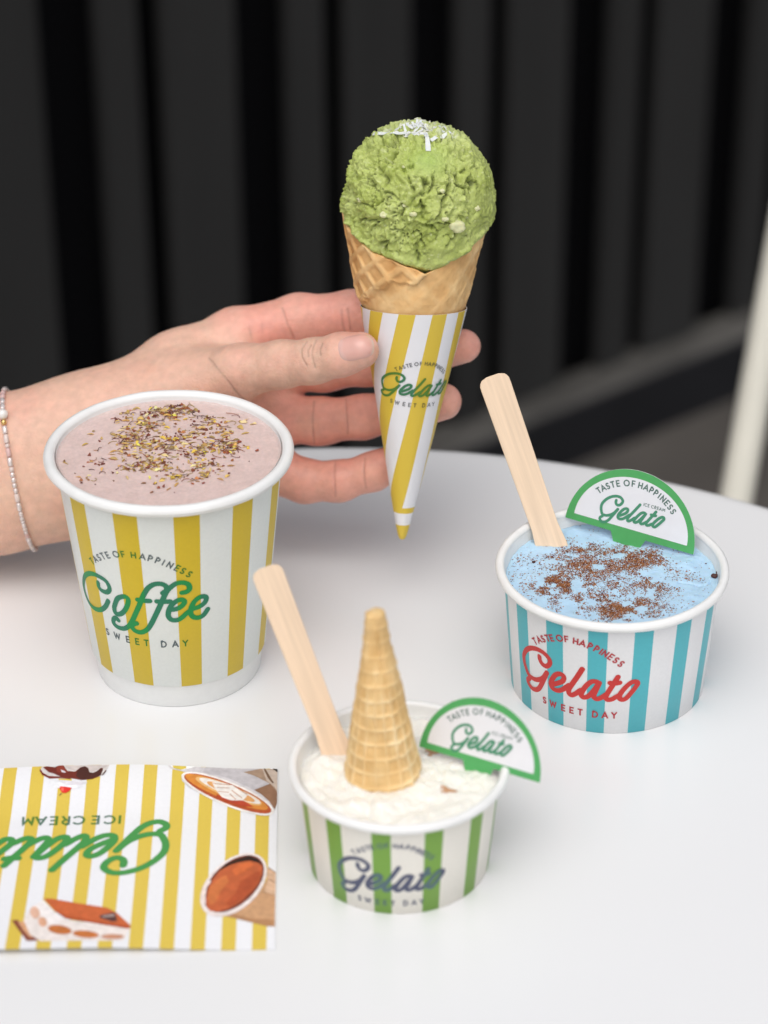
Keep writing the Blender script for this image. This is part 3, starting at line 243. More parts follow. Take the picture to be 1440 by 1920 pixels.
def over_mat(name, on_white, on_ink, start, period, width):
    """see-through printing ink: one tone over bare paper, another over a stripe"""
    m, nt, b = new_mat(name); L = nt.links.new
    k = stripe_mask(nt, start, period, width)
    mx = N(nt, 'ShaderNodeMix', data_type='RGBA'); L(k, mx.inputs['Factor']); mx.inputs['A'].default_value = (*on_white, 1); mx.inputs['B'].default_value = (*on_ink, 1)
    L(mx.outputs['Result'], b.inputs['Base Color']); b.inputs['Roughness'].default_value = .45; b.inputs['Specular IOR Level'].default_value = .4
    return m

PAPER = (.80, .80, .785)
M_table = mat('table_laminate', (.79, .788, .79), .24, .5, bump=.07, bscale=1400, bdist=.0002)
M_table.node_tree.nodes['Principled BSDF'].inputs['IOR'].default_value = 1.55
_nt = M_table.node_tree; _n = N(_nt, 'ShaderNodeTexNoise'); _n.inputs['Scale'].default_value = 22; _n.inputs['Detail'].default_value = 6; _m = N(_nt, 'ShaderNodeMapRange'); _m.inputs['From Min'].default_value = .35; _m.inputs['From Max'].default_value = .65; _m.inputs['To Min'].default_value = .215; _m.inputs['To Max'].default_value = .265
_nt.links.new(_nt.nodes['Texture Coordinate'].outputs['Object'], _n.inputs['Vector']); _nt.links.new(_n.outputs['Fac'], _m.inputs['Value']); _nt.links.new(_m.outputs[0], _nt.nodes['Principled BSDF'].inputs['Roughness'])
M_paper = mat('white_paper', PAPER, .42, .45, vary=.02, vscale=300, bump=.06, bscale=900, bdist=.0002)
M_rim = mat('coated_paper_rim', (.83, .825, .81), .30, .5, vary=.03, vscale=120, bump=.10, bscale=160, bdist=.0006)
M_wood = mat('birch_wood', (.79, .60, .43), .6, .3, vary=.08, vscale=110, bump=.2, bscale=500, bdist=.0003, stretch=(6, 6, .25))
M_green = mat('green_card_ink', (.085, .38, .115), .45, .4, vary=.03, vscale=400)
M_green2 = mat('green_lettering_ink', (.065, .27, .15), .45, .4)
M_grey = mat('grey_green_lettering_ink', (.085, .16, .13), .5, .4)
M_red = mat('red_lettering_ink', (.58, .035, .03), .45, .4)
M_red2 = mat('dark_red_lettering_ink', (.45, .03, .04), .45, .4)
M_attr = mat('printed_colours', (1, 1, 1), .42, .4, attr=True, vary=.12, vscale=450)

# ------------------------------------------------------------------ lettering
def smooth_path(P, n=7):
    P = np.asarray(P, float); closed = np.linalg.norm(P[0] - P[-1]) < 1e-6
    Q = np.concatenate([[P[-2] if closed else 2 * P[0] - P[1]], P, [P[1] if closed else 2 * P[-1] - P[-2]]])
    o = []
    for i in range(1, len(Q) - 2):
        for t in np.linspace(0, 1, n, endpoint=False):
            a, b, c, d = Q[i - 1], Q[i], Q[i + 1], Q[i + 2]
            o.append(.5 * (2 * b + (c - a) * t + (2 * a - 5 * b + 4 * c - d) * t * t + (3 * b - a - 3 * c + d) * t ** 3))
    o.append(P[-1]); return np.array(o)
def ribbon(P, w, caps=True):
    T = np.gradient(P, axis=0); T /= np.linalg.norm(T, axis=1)[:, None] + 1e-12; Nn = np.stack([-T[:, 1], T[:, 0]], 1)
    wa = np.broadcast_to(w, len(P))[:, None] / 2
    A = P + Nn * wa; B = P - Nn * wa; n = len(P); V = [A, B]; Fc = [[i, n + i, n + i + 1, i + 1] for i in range(n - 1)]
    k = 2 * n
    if caps:
        for e, s in ((0, -1), (n - 1, 1)):
            a = np.linspace(0, np.pi, 9)[1:-1]; ring = P[e] + wa[e] * (np.cos(a)[:, None] * Nn[e] + s * np.sin(a)[:, None] * T[e])
            V.append(ring); idx = [e] + list(range(k, k + 7)) + [n + e]; k += 7
            Fc.append(idx if s > 0 else idx[::-1])
    V = np.concatenate(V)
    ctr = np.concatenate([np.linspace(0, 1, n), np.linspace(0, 1, n), np.zeros(k - 2 * n)])
    return V, [f[::-1] for f in Fc], ctr
def arc(cx, cy, rx, ry, a0, a1, n=14):
    t = np.radians(np.linspace(a0, a1, n)); return [(cx + rx * math.cos(a), cy + ry * math.sin(a)) for a in t]
GLYPH = {
 'A': (.80, [[(0, 0), (.40, 1), (.80, 0)], [(.14, .32), (.66, .32)]]), 'C': (.82, [arc(.47, .5, .47, .5, 45, 315)]),
 'D': (.76, [[(.06, 0), (.06, 1)], [(.06, 1), (.28, 1)] + arc(.28, .5, .46, .5, 90, -90) + [(.06, 0)]]),
 'E': (.58, [[(.56, 1), (.06, 1), (.06, 0), (.56, 0)], [(.06, .5), (.5, .5)]]), 'F': (.55, [[(.54, 1), (.06, 1), (.06, 0)], [(.06, .5), (.48, .5)]]),
 'H': (.74, [[(.06, 0), (.06, 1)], [(.68, 0), (.68, 1)], [(.06, .5), (.68, .5)]]), 'I': (.16, [[(.08, 0), (.08, 1)]]),
 'M': (.92, [[(.04, 0), (.1, 1), (.46, .3), (.82, 1), (.88, 0)]]), 'N': (.76, [[(.06, 0), (.06, 1), (.70, 0), (.70, 1)]]),
 'O': (.96, [arc(.48, .5, .48, .5, 0, 360, 26)]), 'P': (.58, [[(.06, 0), (.06, 1), (.30, 1)] + arc(.30, .73, .26, .27, 90, -90) + [(.06, .46)]]),
 'R': (.62, [[(.06, 0), (.06, 1), (.30, 1)] + arc(.30, .73, .26, .27, 90, -90) + [(.06, .46)], [(.3, .46), (.58, 0)]]),
 'S': (.56, [arc(.28, .75, .23, .25, 35, 270, 10) + arc(.28, .25, .25, .25, 90, -145, 10)]), 'T': (.62, [[(.31, 0), (.31, 1)], [(0, 1), (.62, 1)]]),
 'W': (1.04, [[(0, 1), (.26, 0), (.52, .85), (.78, 0), (1.04, 1)]]), 'Y': (.70, [[(0, 1), (.35, .48), (.70, 1)], [(.35, .48), (.35, 0)]]) }
def text_mesh(items, size, weight):
    """flat (u, v) ribbons of capital letters centred on the given spots"""
    V = []; Fc = []; lev = []; n = 0
    for ch, u, v, a in items:
        w, strokes = GLYPH[ch]; ca, sa = math.cos(a), math.sin(a)
        for si, s in enumerate(strokes):
            P = (np.array(s) - np.array([w / 2, .5])) * size
            # resample the straight runs so the strip can bend with the paper
            Q = [P[0]]
            for p, q in zip(P[:-1], P[1:]):
                d = np.linalg.norm(q - p); m = max(1, int(d / (size * .3)))
                ang_break = True
                Q += [p + (q - p) * (k + 1) / m for k in range(m)]
            Q = np.array(Q); T = np.diff(Q, axis=0); T /= np.linalg.norm(T, axis=1)[:, None] + 1e-12
            # mitred offsets
            Nn = np.zeros_like(Q); seg = np.stack([-T[:, 1], T[:, 0]], 1); Nn[0] = seg[0]; Nn[-1] = seg[-1]
            if len(Q) > 2:
                mm = seg[:-1] + seg[1:]; ml = np.linalg.norm(mm, axis=1)[:, None]; mm = mm / np.maximum(ml, .3)
                sc = 1 / np.maximum((mm * seg[1:]).sum(1), .45); Nn[1:-1] = mm * sc[:, None]
            if np.linalg.norm(Q[0] - Q[-1]) < 1e-6: Nn[0] = Nn[-1] = (Nn[1] + Nn[-2]) / 2
            else:
                Q[0] -= T[0] * weight * .35; Q[-1] += T[-1] * weight * .35
            A = Q + Nn * weight / 2; B = Q - Nn * weight / 2; k = len(Q)
            X = np.concatenate([A, B]); X = np.stack([X[:, 0] * ca - X[:, 1] * sa + u, X[:, 0] * sa + X[:, 1] * ca + v], 1)
            V.append(X); Fc += [[n + i, n + k + i, n + k + i + 1, n + i + 1][::-1] for i in range(k - 1)]; lev.append(np.full(len(X), si * .0015)); n += len(X)
    return np.concatenate(V), Fc, np.concatenate(lev)
def logo_mesh(strokes, w):
    V = []; Fc = []; lev = []; n = 0
    for i, s in enumerate(strokes):
        X, f, c = ribbon(smooth_path(s), w); V.append(X); Fc += [[a + n for a in q] for q in f]; lev.append(i * .0012 + c * .001); n += len(X)
    return np.concatenate(V), Fc, np.concatenate(lev)
def put(name, mesh, surf, m, parent, off=.008, **k):
    uv, Fc, lev = mesh; P, st = surf(uv[:, 0], uv[:, 1], off + lev)
    return mk(name, P, Fc, m, parent, smooth=False, uv=st, **k)

# ------------------------------------------------------------------ ground, fence, post, table
mk('ground', [(-600, -300, -74), (900, -300, -74), (900, 900, -74), (-600, 900, -74)], [[0, 1, 2, 3]],
   mat('paving_ground', (.075, .067, .06), .8, .3, vary=.25, vscale=6, bump=.3, bscale=40, bdist=.004), smooth=False, kind='structure')
FT = np.array([.78323, .62174]); FN = np.array([.62174, -.78323]); FA = np.array([17.6, 233.6])
def fpt(t, n, z): q = FA + FT * t + FN * n; return (q[0], q[1], z)
fax = [[FT[0], FT[1], 0], [FN[0], FN[1], 0], [0, 0, 1]]
fence = thing('slat_fence', fpt(-15, 0, -74), 'dark grey fence of vertical wide and narrow slats behind the table', 'fence')
M_slat = mat('charcoal_paint', (.027, .0265, .026), .7, .2, vary=.22, vscale=9, stretch=(1, 1, .12), bump=.2, bscale=120, bdist=.001)
M_back = mat('black_backing', (.004, .004, .005), .9, .1)
V, Fc = box(fpt(0, -5.5, 20), fax, (190, .6, 94)); mk('back_panel', V, Fc, M_back, fence, smooth=False)
slat_m = {}
for k in range(-8, 8):
    for (t0, w) in ((-45.0, 7.1), (-32.4, 3.7)):
        t = t0 + 18.75 * k + w / 2
        V, Fc = box(fpt(t, -.6, 23), fax, (w / 2, .6, 90))
        o = mk('slat', V, Fc, M_slat, fence, smooth=False); bevel(o, .08, 1)
V, Fc = box(fpt(0, .7, -70.6), fax, (190, 2.5, 3.4)); o = mk('base_rail', V, Fc, mat('grey_rail_paint', (.085, .08, .074), .6, .3, vary=.3, vscale=12), fence, smooth=False); bevel(o, .5, 2)
V, Fc = box(fpt(0, 3.6, -70.85), fax, (190, .35, 3.12)); mk('kick_board', V, Fc, mat('black_board_paint', (.012, .012, .014), .8, .2, vary=.2, vscale=8), fence, smooth=False)

p0, p1 = np.array([20.52, 134.14, -22.1]), np.array([22.95, 140.8, -10.66]); dv = p1 - p0
V, Fc = tube([p0 - dv * 4.5, p0, p1, p1 + dv * 3], [1.0, .98, .96, .94], 24)
mk('leaning_post', V, Fc, mat('cream_metal_paint', (.70, .67, .58), .45, .4, vary=.05, vscale=20), label='blurred cream post leaning beyond the right edge of the white table', cat='post', base=p0 - dv * 4.5)

TC = (-1.99, 67.95, 0.0); TR = 32.7
table = thing('round_table', (TC[0], TC[1], -74), 'round white laminate table carrying the cups and the printed card', 'table')
prof = [(0.01, -2.4), (TR - 1.2, -2.4), (TR - .5, -2.25), (TR - .08, -1.9), (TR, -1.4), (TR, -.7), (TR - .06, -.35), (TR - .2, -.12), (TR - .45, -.02), (TR - .8, 0), (TR * .6, 0), (TR * .3, 0), (0.01, 0)]
V, Fc, A = lathe(prof, TC, 160); mk('table_top', V, Fc, M_table, table)
V, Fc, A = lathe([(3.2, -2.42), (3.2, -71), (4.0, -72), (21, -73.0), (21.5, -73.4), (21.5, -73.98), (.01, -73.98)], TC, 64); mk('pedestal', V, Fc, mat('white_metal', (.7, .7, .7), .4, .5), table, smooth=True)

# ------------------------------------------------------------------ paper cups
def rim_roll(name, c, R, z, r, m, parent, squash=1.0, n=128):
    a = np.linspace(0, 2 * np.pi, 15); prof = [(R - r + r * math.cos(x), z + r * squash * math.sin(x)) for x in a]
    V, Fc, A = lathe(prof, c, n)
    wob = vnoise(V * np.array([.9, .9, 0]) + 5.0)
    V[:, 2] += .012 * wob
    pa_ = A[:, 0] * 360; rr_ = np.hypot(V[:, 0] - c[0], V[:, 1] - c[1]); jo = .035 * (sstep(-74, -72, pa_) * sstep(-52, -66, pa_)) ; V[:, 2] += jo * .6; sc_ = 1 + jo * .6 / rr_; V[:, 0] = c[0] + (V[:, 0] - c[0]) * sc_; V[:, 1] = c[1] + (V[:, 1] - c[1]) * sc_
    return mk(name, V, Fc, m, parent)
def cup_surf(c, z0, r0, z1, r1, rm):
    mslope = (r1 - r0) / (z1 - z0)
    def f(u, v, off):
        ph = np.asarray(u) / rm; r = r0 + mslope * (np.asarray(v) - z0) + off
        return np.stack([c[0] + r * np.sin(ph), c[1] - r * np.cos(ph), np.asarray(v) + 0 * ph], 1), np.stack([np.degrees(ph) / 360, np.asarray(v) / 10], 1)
    return f
# --- coffee cup
CC = (-7.7218, 83.7645, 0.0)
cup = thing('coffee_cup', CC, 'tall white paper cup with yellow stripes and green coffee lettering', 'paper cup')
YEL = (.66, .475, .024)
ST_C = (5.7 / 360, 31.3 / 360, 13.2 / 360)
V, Fc, A = lathe([(3.20, 1.02), (3.235, 1.03), (3.26, 1.06), (3.26 + (4.08 - 3.26) * .5, 1.06 + 7.79 * .5), (4.08, 8.85), (4.10, 9.0)], CC, 128)
wall_c = mk('striped_sleeve', V, Fc, stripe_mat('coffee_cup_paper', (.775, .80, .775), YEL, *ST_C), cup, uv=A)
V, Fc, A = lathe([(2.75, .25), (2.95, .05), (3.0, 0.004), (3.035, .01), (3.05, .06), (3.215, 1.3)], CC, 128); mk('base_ring', V, Fc, M_paper, cup)
V, Fc, A = lathe([(4.05, 9.1), (3.92, 7.9), (2.95, .4), (.01, .38)], CC, 96); mk('inner_wall', V, Fc, M_paper, cup)
rim_roll('rolled_rim', CC, 4.5, 9.0424, .215, M_rim, cup)
surf_c = cup_surf(CC, 1.06, 3.26, 8.85, 4.08, 3.67)
MC_ink = over_mat('coffee_green_ink', (.020, .20, .11), (.006, .27, .065), *ST_C); MC_txt = over_mat('coffee_slogan_ink', (.085, .115, .125), (.035, .19, .02), *ST_C)
put('logo_print', logo_mesh(COFFEE, .20), surf_c, MC_ink, wall_c, label='green script lettering reading Coffee')
put('slogan_print', text_mesh(TXT_COFFEE[:16], .235, .05), surf_c, MC_txt, wall_c, label='small arched lettering reading TASTE OF HAPPINESS')
put('tagline_print', text_mesh(TXT_COFFEE[16:], .255, .055), surf_c, MC_txt, wall_c, label='small lettering reading SWEET DAY')
# --- blue gelato cup
CB = (8.2703, 82.4562, 0.0); BLU = (.085, .46, .52); ST_B = (7.7 / 360, 24.2 / 360, 10.3 / 360)
cupb = thing('gelato_cup', CB, 'white paper gelato cup with turquoise stripes and red lettering', 'paper cup')
def bowl(root, c, z0, r0, z1, r1, m):
    V, Fc, A = lathe([(r0 - .12, .25), (r0 - .06, .012), (r0 - .02, .004), (r0, .02), (r0 + (r1 - r0) * .5, z1 * .5), (r1, z1), (r1 + .02, z1 + .15)], c, 128); wall = mk('striped_wall', V, Fc, m, root, uv=A)
    V, Fc, A = lathe([(r1 + .0, z1 + .2), (r1 - .05, z1), (r0 - .08, .45), (.01, .42)], c, 96); mk('inner_wall', V, Fc, M_paper, root)
    return wall
wall_b = bowl(cupb, CB, 0, 3.566, 4.7, 3.93, stripe_mat('gelato_cup_blue_paper', (.79, .785, .79), BLU, *ST_B))
rim_roll('rolled_rim', CB, 4.2415, 4.861, .17, M_rim, cupb, 1.05)
surf_b = cup_surf(CB, 0, 3.566, 4.7, 3.93, 3.75)
put('logo_print', logo_mesh(GELATO_BLUE, .20), surf_b, M_red, wall_b, label='red script lettering reading Gelato')
put('slogan_print', text_mesh(TXT_BLUE[:16], .24, .06), surf_b, M_red2, wall_b, label='small arched red lettering reading TASTE OF HAPPINESS')
put('tagline_print', text_mesh(TXT_BLUE[16:], .25, .06), surf_b, M_red2, wall_b, label='small red lettering reading SWEET DAY')
# --- white gelato cup with green stripes
CW = (.454, 71.7376, 0.0); GRN = (.185, .36, .055); ST_W = (-16.0 / 360, 30.0 / 360, 11.0 / 360)
cupw = thing('gelato_cup', CW, 'cream paper gelato cup with green stripes and grey lettering nearest the camera', 'paper cup')
wall_w = bowl(cupw, CW, 0, 3.0235, 3.7, 3.36, stripe_mat('gelato_cup_green_paper', (.81, .775, .70), GRN, *ST_W))
rim_roll('rolled_rim', CW, 3.6727, 3.832, .16, M_rim, cupw, 1.05)
surf_w = cup_surf(CW, 0, 3.0235, 3.7, 3.36, 3.2)
MW_ink = over_mat('gelato_blue_grey_ink', (.082, .092, .155), (.088, .15, .17), *ST_W)
put('logo_print', logo_mesh(GELATO_WHITE, .155), surf_w, MW_ink, wall_w, label='blue grey script lettering reading Gelato')
put('slogan_print', text_mesh(TXT_WHITE[:16], .18, .042), surf_w, MW_ink, wall_w, label='small arched blue grey lettering reading TASTE OF HAPPINESS')
put('tagline_print', text_mesh(TXT_WHITE[16:], .19, .042), surf_w, MW_ink, wall_w, label='small blue grey lettering reading SWEET DAY')

# ------------------------------------------------------------------ drink and gelato surfaces
def disc(c, R, zf, nr=70, na=160, zbot=-.5):
    rr = R * np.sqrt(np.linspace(0, 1, nr)); ph = np.linspace(0, 2 * np.pi, na + 1)[:-1]
    r, p = np.meshgrid(rr, ph, indexing='ij'); X = c[0] + r * np.sin(p); Y = c[1] - r * np.cos(p)
    X, Y, r = X.ravel(), Y.ravel(), r.ravel(); Z = zf(X, Y, r / R)
    V = np.stack([X, Y, Z], 1); Fc = grid_faces(na, nr, True); Fc = Fc[na:]          # drop the degenerate first ring, close with a fan
    V[:na] = V[:na].mean(0); fan = [[0, na + i, na + (i + 1) % na] for i in range(na)]
    sk = V[-na:].copy(); sk[:, 2] += zbot; sk[:, 0] = c[0] + (sk[:, 0] - c[0]) * .9; sk[:, 1] = c[1] + (sk[:, 1] - c[1]) * .9; n0 = len(V); V = np.concatenate([V, sk])
    side = [[n0 - na + i, n0 + i, n0 + (i + 1) % na, n0 - na + (i + 1) % na] for i in range(na)]
    return V, [f[::-1] for f in Fc.tolist()] + fan + side
def z_foam(X, Y, q):
    P = np.stack([X, Y, 0 * X], 1); return 8.93 + .012 * fbm(P * 1.1) + .006 * fbm(P * 9) + .06 * sstep(.965, 1.0, q)
V, Fc = disc(CC, 4.075, z_foam, 110, 220)
d1, d2 = worley(V * np.array([5, 5, 0.]) + 3); far = sstep(1.0, 2.6, V[:, 1] - CC[1] + .4 * (V[:, 0] - CC[0]) - .4)
V[:, 2] -= .03 * sstep(.16, .06, d1) * far * (vnoise(V * 2.2) > .0)
foamc = np.array([.68, .515, .475]) * (1 + .05 * fbm(V * np.array([1, 1, 0]) * 2.5)[:, None]) + np.array([.03, .02, .02]) * fbm(V * np.array([14, 14, 0]))[:, None]
mk('coffee_drink', V, Fc, mat('milk_foam', (.6, .45, .4), .5, .35, attr=True, vary=.05, vscale=700, bump=.35, bscale=1500, bdist=.0003, sss=.25, sss_scale=.003), col=foamc,
   label='pinkish milk foam filling the yellow striped coffee cup', cat='drink', base=(CC[0], CC[1], 8.2))

def z_blue(X, Y, q):
    P = np.stack([X, Y, 0 * X], 1)
    z = 4.50 + .07 * fbm(P * .45) + .025 * fbm(P * 2.0) + .012 * fbm(P * 6) - .13 * (Y - CB[1]) / 4
    z = z + .05 * np.maximum(0, fbm(P * np.array([2.5, 2.5, 0]) + 9)) * sstep(.7, 1.0, q)
    C = np.array(GCRACK)
    dm = np.full(len(X), 9.0)
    for a, b in zip(C[:-1], C[1:]):
        ab = b - a; t = np.clip(((P[:, :2] - a) @ ab) / (ab @ ab), 0, 1); dm = np.minimum(dm, np.linalg.norm(P[:, :2] - a - t[:, None] * ab, axis=1))
    z = z - .10 * np.exp(-(dm / .035) ** 2)
    # a scooped ridge on the right and a dig where the spoon stands
    z = z + .07 * sstep(.5, .0, np.abs((X - CB[0] - 2.6) * .6 + (Y - CB[1] - .9) * .8)) * sstep(1.4, .4, np.hypot(X - CB[0] - 2.5, Y - CB[1] - .8))
    return np.where(q > .985, z - .06, z)
V, Fc = disc(CB, 3.885, z_blue, 150, 260)
blue = mk('gelato', V, Fc, mat('blue_gelato', (.46, .66, .83), .45, .4, vary=.06, vscale=180, bump=.3, bscale=900, bdist=.0004, sss=.35, sss_scale=.003, sss_rad=(.5, .7, 1)),
   label='pale blue gelato filling the turquoise striped cup', cat='gelato', base=(CB[0], CB[1], 3.9))
blue_bvh = BVHTree.FromPolygons([tuple(v) for v in V], [list(f) for f in Fc])
def z_at(bvh, x, y, dflt):
    h = bvh.ray_cast(Vector((x, y, 12)), Vector((0, 0, -1)))
    return h[0].z if h[0] is not None else dflt
def z_white(X, Y, q):
    P = np.stack([X, Y, 0 * X], 1)
    d1, d2 = worley(P * np.array([.62, 1.0, 0]) + 40 + .25 * np.stack([fbm(P * 1.3), fbm(P * 1.3 + 7), 0 * X], 1))
    d3, d4 = worley(P * np.array([2.6, 2.6, 0]) + 10 + .3 * np.stack([fbm(P * 3), fbm(P * 3 + 7), 0 * X], 1))
    lump = (.55 - d1) * .40 + (.5 - d3) * .07
    rough = .35 + .65 * sstep(.2, .8, q) * sstep(-3.2, .5, -(X - CW[0]))
    z = 3.62 + lump * rough + .05 * fbm(P * 1.0) + .035 * fbm(P * 3.4) + .018 * fbm(P * 9) - .16 * sstep(.86, 1.0, q)
    return z
V, Fc = disc(CW, 3.30, z_white, 150, 260)
white = mk('gelato', V, Fc, mat('milk_gelato', (.87, .845, .775), .42, .4, vary=.03, vscale=150, bump=.25, bscale=700, bdist=.0004, sss=.45, sss_scale=.004, sss_rad=(1, .9, .7)),
   label='lumpy white milk gelato filling the green striped cup', cat='gelato', base=(CW[0], CW[1], 3.2))
white_bvh = BVHTree.FromPolygons([tuple(v) for v in V], [list(f) for f in Fc])
# a smear of caramel on the white gelato
acc = Acc()
for (x, y, s) in ((2.05, 70.62, .16), (1.9, 70.75, .07), (1.62, 72.75, .16), (2.3, 72.85, .10), (1.45, 72.95, .09)):
    n = 14; pts = [(x, y, z_at(white_bvh, x, y, 3.5) + .03)]
    for k in range(n):
        a = 2 * math.pi * k / n; r = s * (1 + .45 * math.sin(3 * a + x)) ; px, py = x + 1.5 * r * math.cos(a), y + r * math.sin(a); pts.append((px, py, z_at(white_bvh, px, py, 3.5) + .004))
    acc.add(pts, [[0, 1 + k, 1 + (k + 1) % n] for k in range(n)], (.55, .30, .16))
acc.build('caramel_smear', mat('caramel', (.5, .3, .15), .3, .5, attr=True), label='thin caramel smears on the white gelato', cat='sauce', kind='stuff', base=(2, 71, 3.5))

# ------------------------------------------------------------------ toppings
def pick_spots(spots, n, k=.62):
    s = np.array(spots); w = s[:, 3] / s[:, 3].sum(); i = RNG.choice(len(s), n, p=w)
    return s[i, :2] + RNG.normal(0, 1, (n, 2)) * s[i, 2:3] * k
foam_z = 8.94
acc = Acc()
pal_y = [(.70, .46, .07), (.52, .34, .10), (.45, .29, .10), (.60, .45, .20), (.38, .25, .09), (.55, .42, .22), (.48, .27, .08)]
pal_r = [(.30, .085, .03), (.24, .06, .03), (.38, .14, .05), (.17, .04, .025), (.33, .16, .06)]
pal_d = [(.06, .02, .018), (.10, .035, .03), (.16, .05, .045), (.20, .10, .05)]
def flake(x, y, z, L, w, th, tilt, bend, col):
    t = np.linspace(-1, 1, 5); wd = np.array([.15, .85, 1, .8, .1]) * w * (1 + .2 * RNG.normal(size=5)); 
    s = np.stack([t * L / 2, 0 * t, bend * (1 - t * t)], 1); A = s.copy(); B = s.copy(); A[:, 1] += wd / 2; B[:, 1] -= wd / 2; A[:, 2] += tilt * wd; B[:, 2] -= 0
    V = np.concatenate([A, B]); V[:, 2] -= V[:, 2].min()
    up = V.copy(); up[:, 2] += .008
    V = np.concatenate([V, up]); ca, sa = math.cos(th), math.sin(th)
    V = np.stack([V[:, 0] * ca - V[:, 1] * sa + x, V[:, 0] * sa + V[:, 1] * ca + y, V[:, 2] + z], 1)
    Fc = []
    for k in range(4):
        Fc += [[k, k + 1, 6 + k, 5 + k], [10 + k, 15 + k, 16 + k, 11 + k], [k, 10 + k, 11 + k, k + 1], [5 + k, 6 + k, 16 + k, 15 + k]]
    acc.add(V, Fc, col)
P = pick_spots(PETAL_SPOTS, 950); dens = {}
for i, (x, y) in enumerate(P):
    if math.hypot(x - CC[0], y - CC[1]) > 3.75: continue
    key = (round(x / .12), round(y / .12)); lay = dens.get(key, 0); dens[key] = lay + 1; z = foam_z + min(lay, 3) * .03 - .004
    u = RNG.random(); th = RNG.normal(.1, .9); jit = np.array([1, 1, 1]) * (1 + .25 * RNG.normal())
    if u < .44:
        flake(x, y, z, RNG.uniform(.10, .32), RNG.uniform(.04, .12), th, RNG.uniform(-.5, .6), RNG.uniform(0, .05), np.clip(np.array(random.choice(pal_y)) * jit * 1.2, .01, .85))
    elif u < .70:
        flake(x, y, z, RNG.uniform(.08, .2), RNG.uniform(.06, .13), th, RNG.uniform(-.4, .6), RNG.uniform(0, .03), np.clip(np.array(random.choice(pal_r)) * jit, .008, .6))
    elif u < .80:
        s = RNG.uniform(.03, .06); flake(x, y, z, s * 1.6, s, th, .5, .01, random.choice(pal_d))
    else:
        n = 9; L = RNG.uniform(.25, .6); cur = RNG.normal(0, 2.2); a = th + np.linspace(-.5, .5, n) * cur; st = L / n
        xy = np.cumsum(np.stack([np.cos(a), np.sin(a)], 1) * st, 0); xy -= xy.mean(0); zz = z + .015 + .05 * RNG.random() * np.sin(np.linspace(0, np.pi, n))
        V, Fc = tube(np.c_[xy + [x, y], zz], np.linspace(.014, .009, n), 5); acc.add(V, Fc, random.choice(pal_d + pal_r[:2] + [(.35, .24, .08)] * 2))
acc.build('dried_flower_topping', mat('dried_petals', (1, 1, 1), .55, .35, attr=True, sss=.15, sss_scale=.001), smooth=False, base=(CC[0], CC[1], 8.7),
          label='dried yellow and rust flower petals scattered on the coffee foam', cat='petals', kind='stuff')
# cocoa on the blue gelato
acc = Acc(); OCT = np.array([(1, 0, 0), (0, 1, 0), (-1, 0, 0), (0, -1, 0), (0, 0, 1), (0, 0, -.6)], float); OF = [[0, 1, 4], [1, 2, 4], [2, 3, 4], [3, 0, 4], [1, 0, 5], [2, 1, 5], [3, 2, 5], [0, 3, 5]]
P = pick_spots(COCOA_SPOTS, 27000, .95); P = np.concatenate([P, np.array(CB[:2]) + RNG.normal(0, 1.9, (1300, 2))])
fine = fbm(np.c_[P * 2.3, 0 * P[:, :1]] + 3, 4)
keep = (fine > RNG.uniform(-.55, .75, len(P))) & (np.hypot(P[:, 0] - CB[0], P[:, 1] - CB[1]) < 3.78)
for x, y in P[keep]:
    s = RNG.uniform(.010, .026) * (1.7 if RNG.random() < .06 else 1); z = z_at(blue_bvh, x, y, 4.4)
    a = RNG.uniform(0, 6.3); ca, sa = math.cos(a), math.sin(a); v = OCT * np.array([s * RNG.uniform(.8, 2.0), s, s * .8]); v = np.c_[v[:, 0] * ca - v[:, 1] * sa, v[:, 0] * sa + v[:, 1] * ca, v[:, 2]]
    c = np.array([.29, .125, .05]) * RNG.uniform(.55, 1.5) if RNG.random() < .78 else np.array([.13, .03, .025]) * RNG.uniform(.4, 1.4)
    acc.add(v + [x, y, z + s * .3], OF, c)
acc.build('cocoa_powder', mat('cocoa', (.2, .08, .03), .85, .15, attr=True), smooth=False, base=(CB[0], CB[1], 4.4), label='brown cocoa powder dusted over the blue gelato', cat='cocoa', kind='stuff')
M_choc = mat('dark_chocolate', (.075, .022, .018), .5, .4, vary=.3, vscale=400, bump=.4, bscale=700, bdist=.0005)
def chunk(name, p, r, m, seed, flat=.8, **k):
    bm = bmesh.new(); bmesh.ops.create_icosphere(bm, subdivisions=3, radius=1.0); V = np.array([v.co[:] for v in bm.verts]); Fc = [[v.index for v in f.verts] for f in bm.faces]; bm.free()
    d1, d2 = worley(V * 1.4 + seed); V = V * (1 + .28 * vnoise(V * 1.7 + seed) + .12 * vnoise(V * 5 + seed) - .18 * d1)[:, None] * r * np.array([1.1, .9, flat])
    return mk(name, V + np.asarray(p), Fc, m, smooth=True, base=np.asarray(p) - [0, 0, r * .6], **k)
cl = ['dark chocolate crumb on the blue gelato behind the right end of the half-round sign', 'dark chocolate crumb against the right wall of the blue gelato cup, upper of two', 'brown chocolate crumb against the right wall of the blue gelato cup, lower of two',
      'tiny chocolate crumb at the back wall of the blue gelato cup left of the sign', 'tiny chocolate crumb near the left rim of the blue gelato']
for i, (x, y, r) in enumerate(CRUMBS):
    chunk('chocolate_crumb', (x, y, z_at(blue_bvh, x, y, 4.4) + r * .45), r, M_choc, 3.3 * i, label=cl[i], cat='chocolate', group='chocolate crumbs on blue gelato')

